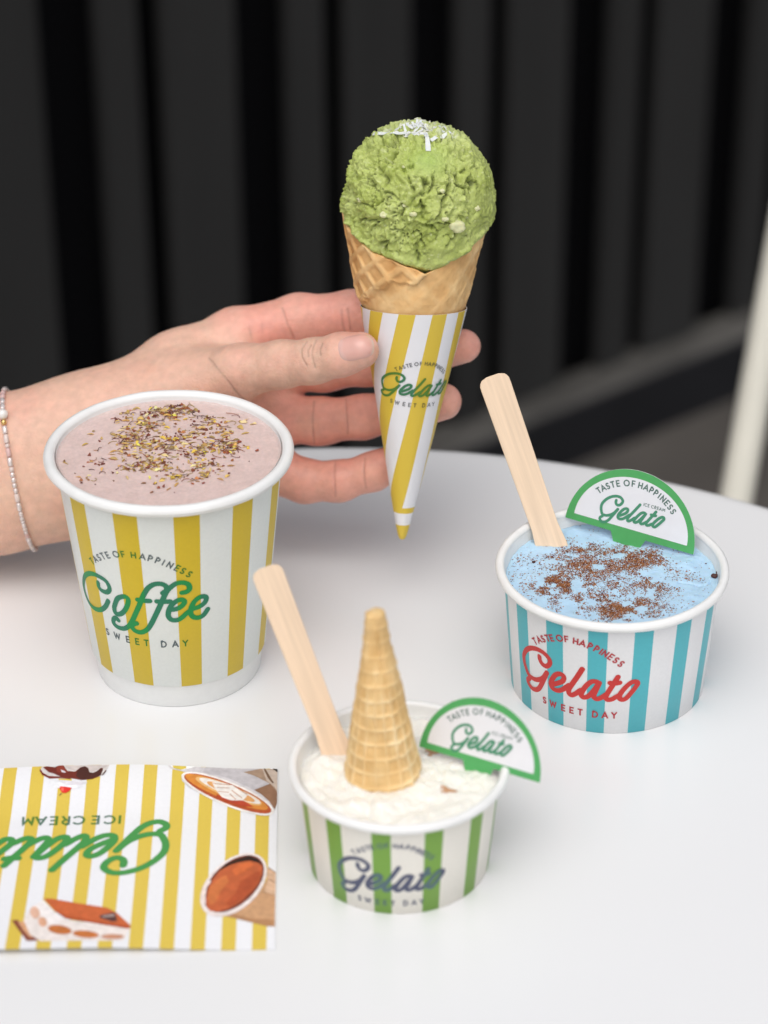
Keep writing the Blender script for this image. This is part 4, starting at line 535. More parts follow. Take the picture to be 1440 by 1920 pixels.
# ------------------------------------------------------------------ wooden spoons
def spoon(bottom, top, w_top, w_bot, label):
    b, t = np.array(bottom, float), np.array(top, float); Lv = t - b; Ln = np.linalg.norm(Lv); Lv /= Ln
    wv = np.cross(Lv, CAM_F); wv /= np.linalg.norm(wv); wv = wv if wv[0] > 0 else -wv; nv = np.cross(Lv, wv)
    s = np.concatenate([[-.14, -.07], np.linspace(0, .86, 16), [.90, .935, .96, .978, .99, 1.0]]); hw = []
    for q in s:
        w = w_top + (w_bot * .93 - w_top) * np.clip((1 - q) / 1.0, 0, 1)
        if q < .14: w = w + (w_bot * 1.12 - w) * float(sstep(.14, -.02, np.array(q))) 
        if q > .90:
            rc = .30 * w; dd = (q - (1 - rc / Ln)) * Ln
            if dd > 0: w = w - 2 * (rc - math.sqrt(max(rc * rc - dd * dd, 0)))
        hw.append(w / 2)
    hw = np.array(hw); th = .05; V = []
    for z in (-th, th):
        for q, h in zip(s, hw):
            for k in np.linspace(-1, 1, 7): V.append(b + Lv * q * Ln + wv * h * k + nv * (z + .05 * math.sin(q * 3.0) * 0 ))
    n = len(s); Fa = grid_faces(7, n).tolist(); Fb = [f[::-1] for f in grid_faces(7, n, off=7 * n).tolist()]
    loop = [i for i in range(7)] + [7 * j + 6 for j in range(1, n)] + [7 * (n - 1) + i for i in range(5, -1, -1)] + [7 * j for j in range(n - 2, 0, -1)]
    side = [[loop[i], loop[(i + 1) % len(loop)], 7 * n + loop[(i + 1) % len(loop)], 7 * n + loop[i]] for i in range(len(loop))]
    # local frame: z along the stick so the grain runs lengthwise
    o = mk('wooden_spoon', V, Fa + Fb + [f[::-1] for f in side], M_wood, smooth=False, base=b, label=label, cat='spoon', group='flat wooden gelato spoons')
    Rm = np.stack([wv, nv, Lv], 1)
    me = o.data; co = np.empty(len(me.vertices) * 3); me.vertices.foreach_get('co', co); co = co.reshape(-1, 3) @ Rm; me.vertices.foreach_set('co', co.ravel()); me.update()
    o.rotation_euler = Matrix(Rm.tolist()).to_euler(); bevel(o, .03, 2)
    return o
spoon(SPOON_B[0], SPOON_B[1], 1.16, 1.06, 'flat wooden spoon standing in the blue gelato')
spoon(SPOON_W[0], SPOON_W[1], 1.06, .95, 'flat wooden spoon standing in the white gelato beside the wafer cone')

# ------------------------------------------------------------------ half-round cup toppers
M_signwhite = mat('sign_card', (.80, .79, .81), .45, .4, vary=.015, vscale=300)
def topper(S, label, kv=1.0, ks=1.0, tab=((-.72, 0), (-.50, -.48), (.50, -.36), (.66, 0))):
    c, e1, e2, R = np.array(S['c']), np.array(S['e1']), np.array(S['e2']), S['r']; n = np.cross(e1, e2)
    root = thing('cup_topper', c - e2 * .6, label, 'sign', 'half-round cup toppers')
    def at(p, off): p = np.asarray(p, float); return c + p[:, :1] * e1 + p[:, 1:2] * e2 * kv + n * np.asarray(off).reshape(-1, 1)
    t = np.linspace(0, np.pi, 49); out = np.stack([R * np.cos(t), R * np.sin(t)], 1)
    tabp = np.array([(x * ks, y) for x, y in tab]); deep = np.array([[tabp[1, 0] + .12, tabp[1, 1] - .9], [tabp[2, 0] - .12, tabp[2, 1] - .9]])
    ol = np.concatenate([out, tabp[:2], deep, tabp[2:]])
    k = len(ol); V = np.concatenate([at(ol, np.full(k, -.035)), at(ol, np.full(k, .0))])
    Fc = [list(range(k, 2 * k)), list(range(k))[::-1]] + [[i, (i + 1) % k, k + (i + 1) % k, k + i] for i in range(k)]
    mk('plate', V, Fc, None, root, smooth=False, mats=[M_green, M_signwhite], midx=[0, 1] + [1] * k)
    b = .27 * R / 2.5; t = np.linspace(0, np.pi, 49); inn = np.stack([(R - b * 1.12) * np.cos(t), b * .95 + (R - b * 2.05) * np.sin(t)], 1)
    # the white field is a sheet just proud of the green plate
    ctr = np.array([[0, R * .35]]); V = at(np.concatenate([ctr, inn]), np.full(50, .006)); field_ = mk('white_field', V, [[0, 1 + i, 2 + i] for i in range(48)] + [[0, 49, 1]], M_signwhite, root, smooth=False)
    f = R / 2.5018
    def surf(u, v, off): return at(np.stack([u * f, v * f], 1), off), np.zeros((len(u), 2))
    put('logo_print', logo_mesh(GELATO_SIGN, .105), surf, M_green2, field_, off=.012, label='green script lettering reading Gelato')
    put('slogan_print', text_mesh(TXT_SIGN, .205, .045), surf, M_grey, field_, off=.012, label='small arched lettering reading TASTE OF HAPPINESS')
    put('caption_print', text_mesh(TXT_SIGN_SMALL, .105, .02), surf, M_grey, field_, off=.012, label='tiny lettering reading ICE CREAM')
    return root
topper(SIGNB, 'half-round green bordered paper sign stuck in the blue gelato')
topper(SIGNW, 'half-round green bordered paper sign stuck in the white gelato', kv=1.08, ks=.8)

# ------------------------------------------------------------------ inverted wafer cone in the white gelato
def waf_col(h, base=(.66, .40, .15), hi=(.80, .56, .27), lo=(.47, .24, .07)):
    h = np.clip(h, 0, 1)[:, None]; base, hi, lo = map(np.array, (base, hi, lo)); return np.where(h > .5, base + (hi - base) * (h - .5) * 2, lo + (base - lo) * h * 2)
M_wafer = mat('baked_wafer', (1, 1, 1), .62, .3, attr=True, vary=.10, vscale=120, bump=.35, bscale=500, bdist=.0005, sss=.12, sss_scale=.002)
b0 = np.array([-.08, 71.75, 3.40]); b1 = np.array([-.30, 71.95, 9.74]); axm = b1 - b0; Lm = np.linalg.norm(axm); axm /= Lm
xm = np.cross(np.array([0, 1.0, 0]), axm); xm /= np.linalg.norm(xm); ym = np.cross(axm, xm)
nu, nv = 300, 240; ph = np.linspace(0, 2 * np.pi, nu + 1)[:-1]; s = np.linspace(0, 1, nv); PH, S_ = np.meshgrid(ph, s); PH, S_ = PH.ravel(), S_.ravel()
r = .30 + 1.0 * (1 - S_) ** 1.13; r = r * (1 - .65 * sstep(.985, 1.0, S_) ** 2) * (1 - .05 * sstep(.05, 0, S_))
cell_v = np.abs(((S_ * Lm / .50 + .25) % 1) - .5) * 2; cell_u = np.abs(((PH * 18 / (2 * np.pi) + .5 * 0) % 1) - .5) * 2
wob = vnoise(np.stack([PH * 2, S_ * 8, 0 * S_], 1)) * .08
ridge = np.maximum(sstep(.68, .93, cell_v + wob), sstep(.68, .93, cell_u + wob) * sstep(.85, .5, S_))
fade = (.50 + .50 * sstep(.75, .3, S_)) * (.85 + .35 * vnoise(np.stack([np.cos(PH) * 2, np.sin(PH) * 2, S_ * 7], 1))); rel = .062 * ridge * fade + .03 * fbm(np.stack([np.cos(PH) * 1.2, np.sin(PH) * 1.2, S_ * 6], 1)) + .012 * fbm(np.stack([np.cos(PH) * 6, np.sin(PH) * 6, S_ * 26], 1))
r = r + rel + .035 * vnoise(np.stack([np.cos(PH) * 1.3, np.sin(PH) * 1.3, S_ * 3.2], 1) + 3) + .05 * sstep(.10, .0, np.abs(PH - 5.6 + .9 * S_)) * sstep(.98, .9, S_); r = r + .06 * sstep(.30, .36, (PH / (2 * np.pi)) % 1) * sstep(.97, .6, S_) * 0
V = b0 + axm * (S_ * Lm + .10 * (1 - S_) * np.sin(PH + .4)  )[:, None] + (r * np.cos(PH))[:, None] * xm + (r * np.sin(PH))[:, None] * ym
tint = .30 + .42 * ridge * fade + .22 * fbm(np.stack([np.cos(PH) * 1.8, np.sin(PH) * 1.8, S_ * 6], 1) + 4, 5) - .25 * sstep(.06, .0, S_)
Fc = grid_faces(nu, nv, True).tolist() + [[(nv - 1) * nu + i for i in range(nu)]]
mk('wafer_cone', V, Fc, M_wafer, col=waf_col(tint, (.80, .55, .26), (.90, .72, .43), (.66, .40, .15)), base=b0, label='small wafer cone standing upside down in the white gelato', cat='wafer cone')

# ------------------------------------------------------------------ hand-held waffle cone, paper sleeve, matcha scoop
AP, AX, E1, E2 = [np.array(CONE[k]) for k in ('apex', 'ax', 'e1', 'e2')]; TA = .204; SINA = TA / math.sqrt(1 + TA * TA); COSA = 1 / math.sqrt(1 + TA * TA)
def cone_pt(h, ph, off=0.0):
    h, ph = np.asarray(h, float), np.asarray(ph, float); r = TA * h + off
    return AP + h[:, None] * AX + (r * np.sin(ph))[:, None] * E1 - (r * np.cos(ph))[:, None] * E2
RIM_PH = [-3.15, -1.7, -1.41, -1.32, -.97, -.74, -.36, -.1, .14, .38, .6, .9, 1.14, 1.4, 1.8, 3.15]; RIM_H = [13.15, 13.1, 12.8, 12.45, 12.02, 11.75, 11.45, 11.22, 11.04, 11.27, 11.56, 12.0, 12.45, 12.85, 13.1, 13.15]
def rim_h(p): return np.interp(p, RIM_PH, RIM_H) + .06 * vnoise(np.stack([p * 4, 0 * p, 0 * p], 1)) + .03 * vnoise(np.stack([p * 13, 0 * p, 0 * p], 1))
nu, nv = 360, 220; ph = np.linspace(-np.pi, np.pi, nu + 1)[:-1]; vv = np.linspace(0, 1, nv); PH, VV = np.meshgrid(ph, vv); PH, VV = PH.ravel(), VV.ravel()
top_h = rim_h(PH)
h = 1.2 + (top_h - 1.2) * VV
s_ = h / COSA; psi = PH * SINA; fu, fv = s_ * np.sin(psi), s_ * np.cos(psi)
seam = (h - 11.05) * 1.0 + (.14 - PH) * 1.0                                  # edge of the outer wrap falls to the left
seam = seam + .22 * vnoise(np.stack([fu * 2.2, fv * 2.2, 0 * fu], 1)) + .1 * vnoise(np.stack([fu * 6, fv * 6, 0 * fu], 1))
outer = sstep(-.06, .02, seam) * (PH < .16) + (PH > 2.6)
g1 = np.abs((((fu + fv) / 1.0) % 1) - .5) * 2; g2 = np.abs((((fu - fv) / 1.0) % 1) - .5) * 2
wb = .10 * vnoise(np.stack([fu * 2, fv * 2, 0 * fu], 1)); ridge = np.maximum(sstep(.52, .85, g1 + wb), sstep(.52, .85, g2 + wb))
amp = np.where(outer > .5, .085, .010 + .03 * sstep(.4, 1.0, np.abs(PH) - .4))
rel = amp * ridge + .13 * outer + .045 * fbm(np.stack([fu * .9, fv * .9, 0 * fu], 1)) + .012 * fbm(np.stack([fu * 5, fv * 5, 0 * fu], 1))
rel = rel * sstep(9.2, 9.9, h) + -.03 * sstep(9.9, 9.2, h)
Vo = cone_pt(h, PH, rel); Vi = cone_pt(h, PH, -.15)
nn = len(Vo); Fo = grid_faces(nu, nv, True); Fi = grid_faces(nu, nv, True, nn)[:, ::-1]; base_i = (nv - 1) * nu
rimf = [[base_i + i, base_i + (i + 1) % nu, nn + base_i + (i + 1) % nu, nn + base_i + i] for i in range(nu)]
tint = .42 + .30 * ridge * (.45 + .55 * (outer > .5)) - .10 * (amp > .05) + .28 * fbm(np.stack([fu * 1.1, fv * 1.1, 0 * fu], 1) + 8, 5)
cw = waf_col(tint, (.79, .48, .205), (.88, .62, .32), (.60, .30, .10))
mk('waffle_cone', np.concatenate([Vo, Vi]), Fo.tolist() + Fi.tolist() + rimf, M_wafer, col=np.concatenate([cw, cw]), base=AP, label='golden waffle cone holding the green scoop', cat='waffle cone')

# sleeve: printed on a flat sheet with parallel stripes, then rolled
sl = thing('cone_sleeve', AP + AX * .35, 'yellow striped white paper sleeve wrapped round the waffle cone', 'paper sleeve')
nu, nv = 200, 120; ph = np.linspace(-np.pi, np.pi, nu + 1); hh = np.concatenate([[.36, .40, .46], np.linspace(.55, 9.42, nv - 3)]); PH, H_ = np.meshgrid(ph, hh); PH, H_ = PH.ravel(), H_.ravel()
H_ = H_ + .05 * sstep(9.0, 9.42, H_) * np.sin(PH * 1.0 + .6)
def sheet_uv(h, ph):
    s = h / COSA; p = ph * SINA; return s * np.sin(p), s * np.cos(p)
SA = math.radians(9.4)
def stripe_co(u, v): return u * math.cos(SA) - (v - 9.4) * math.sin(SA)
u, v = sheet_uv(H_, PH); UV = np.stack([stripe_co(u, v) / 10, H_ / 10], 1)
bulge = .09 + .012 * fbm(np.stack([PH * 1.2, H_ * .5, 0 * PH], 1)) - .02 * sstep(1.2, .4, H_)
tipr = np.where(H_ < .5, -.045 * (.5 - H_) / .14, 0)
Vs = cone_pt(H_, PH, bulge + tipr)
# layers: rolled body, folded tip bands
m_sl, nt, bs = new_mat('sleeve_paper'); L = nt.links.new
k1 = stripe_mask(nt, -.058, .1195, .0595)
uvn = N(nt, 'ShaderNodeUVMap', uv_map='UVMap'); spx = N(nt, 'ShaderNodeSeparateXYZ'); L(uvn.outputs[0], spx.inputs[0])
def cmp_(op, val):
    n_ = N(nt, 'ShaderNodeMath', operation=op); L(spx.outputs[1], n_.inputs[0]); n_.inputs[1].default_value = val; return n_.outputs[0]
def mixf(fac, a, b):
    n_ = N(nt, 'ShaderNodeMix', data_type='FLOAT'); L(fac, n_.inputs['Factor'])
    for s_k, q in (('A', a), ('B', b)):
        if isinstance(q, float): n_.inputs[s_k].default_value = q
        else: L(q, n_.inputs[s_k])
    return n_.outputs[0]
k2 = mixf(cmp_('LESS_THAN', .168), k1, 1.0); k2 = mixf(cmp_('LESS_THAN', .145), k2, 0.0); k2 = mixf(cmp_('LESS_THAN', .096), k2, 1.0)
mx = N(nt, 'ShaderNodeMix', data_type='RGBA'); L(k2, mx.inputs['Factor']); mx.inputs['A'].default_value = (.80, .79, .815, 1); mx.inputs['B'].default_value = (.70, .50, .055, 1); L(mx.outputs['Result'], bs.inputs['Base Color']); bs.inputs['Roughness'].default_value = .42
roll = mk('rolled_paper', Vs, grid_faces(nu + 1, nv), m_sl, sl, uv=UV)
Vs2 = cone_pt(H_[-(nu + 1):], PH[-(nu + 1):], bulge[-(nu + 1):] - .03); top_ring = Vs[-(nu + 1):]
mk('paper_edge', np.concatenate([top_ring, Vs2]), grid_faces(nu + 1, 2), M_paper, sl, smooth=False)
def surf_s(u, v, off):
    s = np.hypot(u, v); p = np.arctan2(u, v); ph = p / SINA; h = s * COSA
    return cone_pt(h, ph, .095 + off), np.stack([stripe_co(u, v) / 10, h / 10], 1)
MS_ink = over_mat('sleeve_green_ink', (.045, .19, .09), (.09, .21, .03), -.058, .1195, .0595); MS_txt = over_mat('sleeve_slogan_ink', (.16, .165, .17), (.15, .14, .05), -.058, .1195, .0595)
put('logo_print', logo_mesh(GELATO_SLEEVE, .095), surf_s, MS_ink, roll, off=.02, label='green script lettering reading Gelato')
put('slogan_print', text_mesh(TXT_SLEEVE[:16], .13, .026), surf_s, MS_txt, roll, off=.02, label='small arched lettering reading TASTE OF HAPPINESS')
put('tagline_print', text_mesh(TXT_SLEEVE[16:], .14, .027), surf_s, MS_txt, roll, off=.02, label='small lettering reading SWEET DAY')

# scoop
SC, SR = np.array(SCOOP['c']), SCOOP['r']
bm = bmesh.new(); bmesh.ops.create_icosphere(bm, subdivisions=7, radius=1.0); D = np.array([v.co[:] for v in bm.verts]); Fs = [[v.index for v in f.verts] for f in bm.faces]; bm.free()
FX, FZ = E1, AX; FY = -E2                                                     # right, front, up in the scoop's own frame
x, y, z = D[:, 0], D[:, 1], D[:, 2]
warp = np.stack([fbm(D * 2.2), fbm(D * 2.2 + 5), fbm(D * 2.2 + 9)], 1)
warp2 = np.stack([vnoise(D * 14), vnoise(D * 14 + 33), vnoise(D * 14 + 66)], 1)
crumb = sstep(-.62, -.25, z + .12 * warp[:, 0]) * (1 - .75 * sstep(.45, .75, x + .15 * warp[:, 1]) * (y > -.3)) 
patch = np.exp(-(((x - .07) / .24) ** 2 + ((z - .60) / .16) ** 2)) * (y > 0); crumb = crumb * (1 - .95 * np.clip(patch * 1.5, 0, 1))
Q = D + .16 * warp
ra = 1 - np.abs(vnoise(Q * np.array([4.4, 4.4, 2.4]) + 3)); rb = 1 - np.abs(vnoise(Q * np.array([8.5, 8.5, 5.0]) + 31))
crack = sstep(.935, .985, ra) * sstep(-.1, .35, vnoise(D * 2.6 + 12)); crack2 = sstep(.92, .98, rb) * sstep(-.25, .25, vnoise(D * 3.3 + 2))
d1, d2 = worley(Q * 9 + 2); d3, d4 = worley(Q * 19 + 7)
pits = sstep(.20, .05, d3) * (vnoise(D * 5 + 1) > .05)
rad = SR * (1 + .018 * fbm(D * 1.6 + 2, 3))
rad = rad + crumb * (.085 * (.5 - d1) + .05 * fbm(Q * 5.5, 4) + .02 * (.45 - d3)) + .022 * fbm(D * 4 + 5, 4) + .006 * fbm(D * 30, 2)
tf = fbm(Q * np.array([8.0, 8.0, 5.5]) + 60, 5); terr = sstep(0, .05, tf) + sstep(.22, .27, tf) + sstep(-.25, -.2, tf) + sstep(.42, .47, tf)
tf2 = fbm(Q * np.array([19, 19, 14]) + 80, 3); terr2 = sstep(.0, .06, tf2) + sstep(.3, .36, tf2)
rad = rad + crumb * (.055 * (terr - 2) + .036 * (terr2 - 1))
rad = rad + .40 * np.exp(-((z + .70) / .22) ** 2) * sstep(-.1, .55, y) * (1 - .3 * np.abs(x))
rad = rad - .24 * crack * crumb - .16 * crack2 * np.clip(crumb + .12, 0, 1) - .06 * pits * np.clip(crumb + .2, 0, 1)
lc = np.full(len(D), 9.0)
for c in SCRACKS:
    c = np.array(c); c = np.stack([c @ E1, -(c @ E2), c @ AX], 1); c = smooth_path(c, 3)
    for a, b in zip(c[:-1], c[1:]):
        ab = b - a; t = np.clip(((Q * .0 + D + .012 * vnoise(D * 30)[:, None] - a) @ ab) / (ab @ ab), 0, 1); lc = np.minimum(lc, np.linalg.norm(D + .02 * np.stack([warp2[:, 0], warp2[:, 1], warp2[:, 2]], 1) - a - t[:, None] * ab, axis=1))
wdt = .016 * (1 + .6 * vnoise(D * 9 + 70)); groove = np.exp(-(lc / wdt) ** 2); lip = np.exp(-((lc - .045) / .03) ** 2)
rad = rad - .30 * groove + .035 * lip * np.clip(fbm(D * 12 + 50, 3) + .3, 0, 1)
# scooped groove steps down the left and a ragged skirt
rad = rad + .05 * np.exp(-((z + .42 + .10 * warp[:, 2]) / .07) ** 2) + .06 * np.maximum(0, vnoise(D * 6 + 40)) * np.exp(-((z + .3) / .2) ** 2) * (np.abs(x) > .6)
Vsc = SC + (rad * x)[:, None] * FX + (rad * y)[:, None] * FY + (rad * z)[:, None] * FZ
hq = (Vsc - AP) @ AX; pq = Vsc - AP - hq[:, None] * AX; rq = np.linalg.norm(pq, axis=1); fq = np.arctan2(pq @ E1, -(pq @ E2))
rim_q = rim_h(fq)
skirt = .14 * (.25 + .75 * sstep(1.5, .8, np.abs(fq))) * np.exp(-((hq - rim_q - .16) / .16) ** 2) * (.5 + .9 * np.clip(fbm(np.stack([fq * 4, hq * 2, 0 * fq], 1)) + .3, 0, 1)); grow = (rq + skirt) / np.maximum(rq, 1e-6); pq = pq * grow[:, None]; rq = rq * grow
lim = np.where(hq < rim_q + .02, np.maximum(TA * hq - .06, .02), 99.0); cut = np.minimum(rq, lim); Vsc = AP + hq[:, None] * AX + pq * (cut / np.maximum(rq, 1e-6))[:, None]
mixc = np.clip(.5 + .35 * fbm(D * 3 + 3, 4) + .25 * (d1 - .4), 0, 1)[:, None]
colm = np.array([.36, .43, .08]) * (1 - mixc) + np.array([.54, .61, .20]) * mixc
colm = colm * (1 - .55 * groove)[:, None]  # crevice shade painted into the colour along the traced cracks
colm = colm * (1 - .6 * np.clip(crack + .8 * crack2 + .4 * pits, 0, 1)[:, None] * np.clip(crumb + .2, 0, 1)[:, None])  # noise cracks and pits get their shade painted into the colour too
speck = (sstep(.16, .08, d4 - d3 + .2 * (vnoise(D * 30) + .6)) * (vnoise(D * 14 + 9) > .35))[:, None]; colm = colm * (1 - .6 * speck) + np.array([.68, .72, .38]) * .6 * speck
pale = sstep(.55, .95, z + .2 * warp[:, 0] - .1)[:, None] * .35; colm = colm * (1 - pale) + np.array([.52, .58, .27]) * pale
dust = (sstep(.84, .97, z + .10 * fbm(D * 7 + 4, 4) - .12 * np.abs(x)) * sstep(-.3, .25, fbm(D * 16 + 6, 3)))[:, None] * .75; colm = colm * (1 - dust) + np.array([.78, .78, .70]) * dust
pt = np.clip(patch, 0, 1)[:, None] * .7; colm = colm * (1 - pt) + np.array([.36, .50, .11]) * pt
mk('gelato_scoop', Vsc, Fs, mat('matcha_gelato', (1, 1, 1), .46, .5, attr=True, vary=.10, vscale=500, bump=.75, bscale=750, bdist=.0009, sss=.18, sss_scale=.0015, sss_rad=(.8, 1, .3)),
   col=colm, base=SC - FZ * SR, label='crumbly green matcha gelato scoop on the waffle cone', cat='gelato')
sb_ = BVHTree.FromPolygons([tuple(p) for p in Vsc], Fs)
def on_scoop(d, lift=0.0):
    d = Vector(d).normalized(); h_ = sb_.ray_cast(Vector(SC) + d * 6, -d); return np.array(h_[0]) + np.array(d) * lift
M_coco = mat('coconut', (.80, .79, .76), .5, .4, sss=.3, sss_scale=.002, vary=.05, vscale=300)
for k in range(16):
    p = np.array([.02, .0, 0]) + np.mean([np.array(COCONUT[4][0]), np.array(COCONUT[6][0])], 0) + RNG.normal(0, .09, 3); d_ = RNG.normal(0, 1, 3); d_ -= p * (d_ @ p) / (p @ p); d_ *= RNG.uniform(.05, .10) / np.linalg.norm(d_); COCONUT.append([(p - d_).tolist(), (p + d_).tolist()])
coco_l = ['white coconut shred hanging down the front of the green scoop', 'long white coconut shred lying over the left top of the green scoop'] + [None] * 40
for i, (a, b) in enumerate(COCONUT):
    a, b = np.array(a), np.array(b); n = 9; q = np.linspace(0, 1, n); Pp = [on_scoop(a + (b - a) * t, .03 + .012 * (i % 4) + .035 * math.sin(t * 3.1 + i)) for t in q]; Pp = np.array(Pp)
    Pp[1:-1] = (Pp[:-2] + Pp[1:-1] + Pp[2:]) / 3; T = np.gradient(Pp, axis=0); T /= np.linalg.norm(T, axis=1)[:, None]; Nm = (Pp - SC); Nm /= np.linalg.norm(Nm, axis=1)[:, None]; B = np.cross(T, Nm)
    w = (.085 if i < 4 else .06) * (1 + .15 * np.sin(q * 9 + i)); V = np.concatenate([Pp + B * w[:, None] + Nm * .012, Pp - B * w[:, None] + Nm * .012, Pp - B * w[:, None] - Nm * .018, Pp + B * w[:, None] - Nm * .018])
    Fc = []
    for k in range(n - 1):
        for s4 in range(4): Fc.append([s4 * n + k, s4 * n + k + 1, ((s4 + 1) % 4) * n + k + 1, ((s4 + 1) % 4) * n + k])
    Fc += [[0, n, 2 * n, 3 * n], [n - 1, 4 * n - 1, 3 * n - 1, 2 * n - 1]]
    mk('coconut_shred', V, Fc, M_coco, smooth=False, label=coco_l[i] or 'short white coconut shred in the heap on top of the green scoop', cat='coconut', group='coconut shreds on the scoop' if i < 2 else 'coconut shreds heaped on the scoop')
M_nut = mat('pale_nut', (.70, .70, .40), .5, .35, vary=.15, vscale=400, bump=.3, bscale=600, bdist=.0004, sss=.2, sss_scale=.002)
NUT_L = ['', 'small pale nut bit just left of the large nut chunk on the green scoop', 'small pale nut bit on the lower left of the green scoop', 'small pale nut bit low in the middle of the green scoop', 'small pale nut bit near the right edge of the green scoop',
         'tiny pale nut bit right of the middle of the green scoop', 'tiny pale nut bit left of the middle of the green scoop', 'small pale nut bit near the left edge of the green scoop', 'tiny pale nut bit high on the right of the green scoop', 'tiny pale nut bit high on the left of the green scoop', 'tiny pale nut bit just above right of the large nut chunk']
for i, nd in enumerate(NUTS):
    chunk('nut_piece', on_scoop(nd[:3], -nd[3] * .25), nd[3], M_nut, 5.1 * i, .85, label='large pale nut chunk on the lower right of the green scoop' if i == 0 else NUT_L[i], cat='nut', group='pale nut bits in the scoop')

# ------------------------------------------------------------------ hand and forearm (one continuous skin)
VX = .085
pts = [q for k in HAND for ch in (HAND[k] if k in ('forearm', 'palm') else [HAND[k]]) for q in ch]
lo = np.min([np.array(q[:3]) - q[3] for q in pts], 0) - .5; hi = np.max([np.array(q[:3]) + q[3] for q in pts], 0) + .5
dim = np.ceil((hi - lo) / VX).astype(int) + 1
gx, gy, gz = [lo[i] + VX * np.arange(dim[i]) for i in range(3)]
def field(chains, k):
    S = np.full(dim, 9.0, np.float32)
    for ch in chains:
        for a, b in zip(ch[:-1], ch[1:]):
            a3, b3 = np.array(a[:3]), np.array(b[:3]); mr = max(a[3], b[3]) + k + .6
            i0 = np.maximum(np.floor((np.minimum(a3, b3) - mr - lo) / VX).astype(int), 0); i1 = np.minimum(np.ceil((np.maximum(a3, b3) + mr - lo) / VX).astype(int) + 1, dim)
            X, Y, Z = np.meshgrid(gx[i0[0]:i1[0]], gy[i0[1]:i1[1]], gz[i0[2]:i1[2]], indexing='ij')
            ab = b3 - a3; t = np.clip(((X - a3[0]) * ab[0] + (Y - a3[1]) * ab[1] + (Z - a3[2]) * ab[2]) / (ab @ ab), 0, 1)
            d = np.sqrt((X - a3[0] - t * ab[0]) ** 2 + (Y - a3[1] - t * ab[1]) ** 2 + (Z - a3[2] - t * ab[2]) ** 2) - (a[3] + (b[3] - a[3]) * t)
            sl_ = (slice(i0[0], i1[0]), slice(i0[1], i1[1]), slice(i0[2], i1[2])); S[sl_] = smin(S[sl_], d.astype(np.float32), k)
    return S
def smin(a, b, k):
    h_ = np.maximum(k - np.abs(a - b), 0) / k; return np.minimum(a, b) - h_ * h_ * k * .25
S = smin(field(HAND['forearm'], 1.2), field(HAND['palm'], .9), 1.2)
for fn, kb in (('index', .5), ('middle', .22), ('ring', .22), ('pinky', .3), ('thumb', .6)):
    S = smin(S, field([HAND[fn]], .35), kb) if fn != 'thumb' else smin(S, field([HAND[fn]], .35), kb)
def surface_nets(S):
    ins = S < 0; nx, ny, nz = S.shape
    c = [ins[a:nx - 1 + a, b:ny - 1 + b, d:nz - 1 + d] for a in (0, 1) for b in (0, 1) for d in (0, 1)]
    cnt = sum(q.astype(np.int8) for q in c); cells = np.argwhere((cnt > 0) & (cnt < 8))
    idx = -np.ones((nx - 1, ny - 1, nz - 1), np.int32); idx[tuple(cells.T)] = np.arange(len(cells))
    acc_ = np.zeros((len(cells), 3)); num = np.zeros(len(cells))
    for ax_ in range(3):
        o1, o2 = [q for q in range(3) if q != ax_]
        for u_ in (0, 1):
            for v_ in (0, 1):
                p = cells.copy(); p[:, o1] += u_; p[:, o2] += v_; q = p.copy(); q[:, ax_] += 1
                a = S[tuple(p.T)]; b = S[tuple(q.T)]; m = (a < 0) != (b < 0); t = np.where(m, a / np.where(m, a - b, 1), 0)
                e = p.astype(float); e[:, ax_] += t; acc_ += np.where(m[:, None], e, 0); num += m
    V = acc_ / num[:, None]; Fc = []
    for ax_ in range(3):
        o1, o2 = [q for q in range(3) if q != ax_]; s0 = [slice(1, n - 1) for n in S.shape]; s1 = list(s0); s0[ax_] = slice(0, S.shape[ax_] - 1); s1[ax_] = slice(1, S.shape[ax_])
        A = ins[tuple(s0)]; B = ins[tuple(s1)]; e = np.argwhere(A != B); off = np.array([1, 1, 1]); off[ax_] = 0; p = e + off
        def cell(du, dv): q = p.copy(); q[:, o1] -= du; q[:, o2] -= dv; return idx[tuple(q.T)]
        f = np.stack([cell(1, 1), cell(0, 1), cell(0, 0), cell(1, 0)], 1); flip = A[tuple(e.T)] if ax_ != 1 else ~A[tuple(e.T)]
        f[~flip] = f[~flip][:, ::-1]; Fc.append(f)
    return V, np.concatenate(Fc)
V, Fc = surface_nets(S); V = lo + V * VX
# refine where the photograph shows creases
def crease_d(V):
    out = np.full(len(V), 9.0)
    for ci, c in enumerate(CREASES):
        c = smooth_path(np.array(c), 4)
        for a, b in zip(c[:-1], c[1:]):
            rel_ = V - a; rel_ = rel_ - np.clip(rel_ @ CAM_F, -.9, .9)[:, None] * CAM_F; ab = b - a; ab = ab - (ab @ CAM_F) * CAM_F
            t = np.clip((rel_ @ ab) / (ab @ ab), 0, 1); out = np.minimum(out, np.linalg.norm(rel_ - t[:, None] * ab, axis=1))
    return out
bm = bmesh.new(); bv = [bm.verts.new(p) for p in V]
for f in Fc: bm.faces.new([bv[i] for i in f])
bm.verts.index_update(); bmesh.ops.recalc_face_normals(bm, faces=bm.faces)
for wd in (.26, .16):
    Vc = np.array([v.co[:] for v in bm.verts]); near = crease_d(Vc) < wd; bm.verts.index_update()
    ed = [e for e in bm.edges if near[e.verts[0].index] and near[e.verts[1].index]]
    bmesh.ops.subdivide_edges(bm, edges=ed, cuts=1, use_grid_fill=True, smooth=0.0); bm.verts.index_update()
bmesh.ops.triangulate(bm, faces=[f for f in bm.faces if len(f.verts) > 4]); bm.normal_update()
V = np.array([v.co[:] for v in bm.verts]); Nm = np.array([v.normal[:] for v in bm.verts]); Fc = [[v.index for v in f.verts] for f in bm.faces]; bm.free()
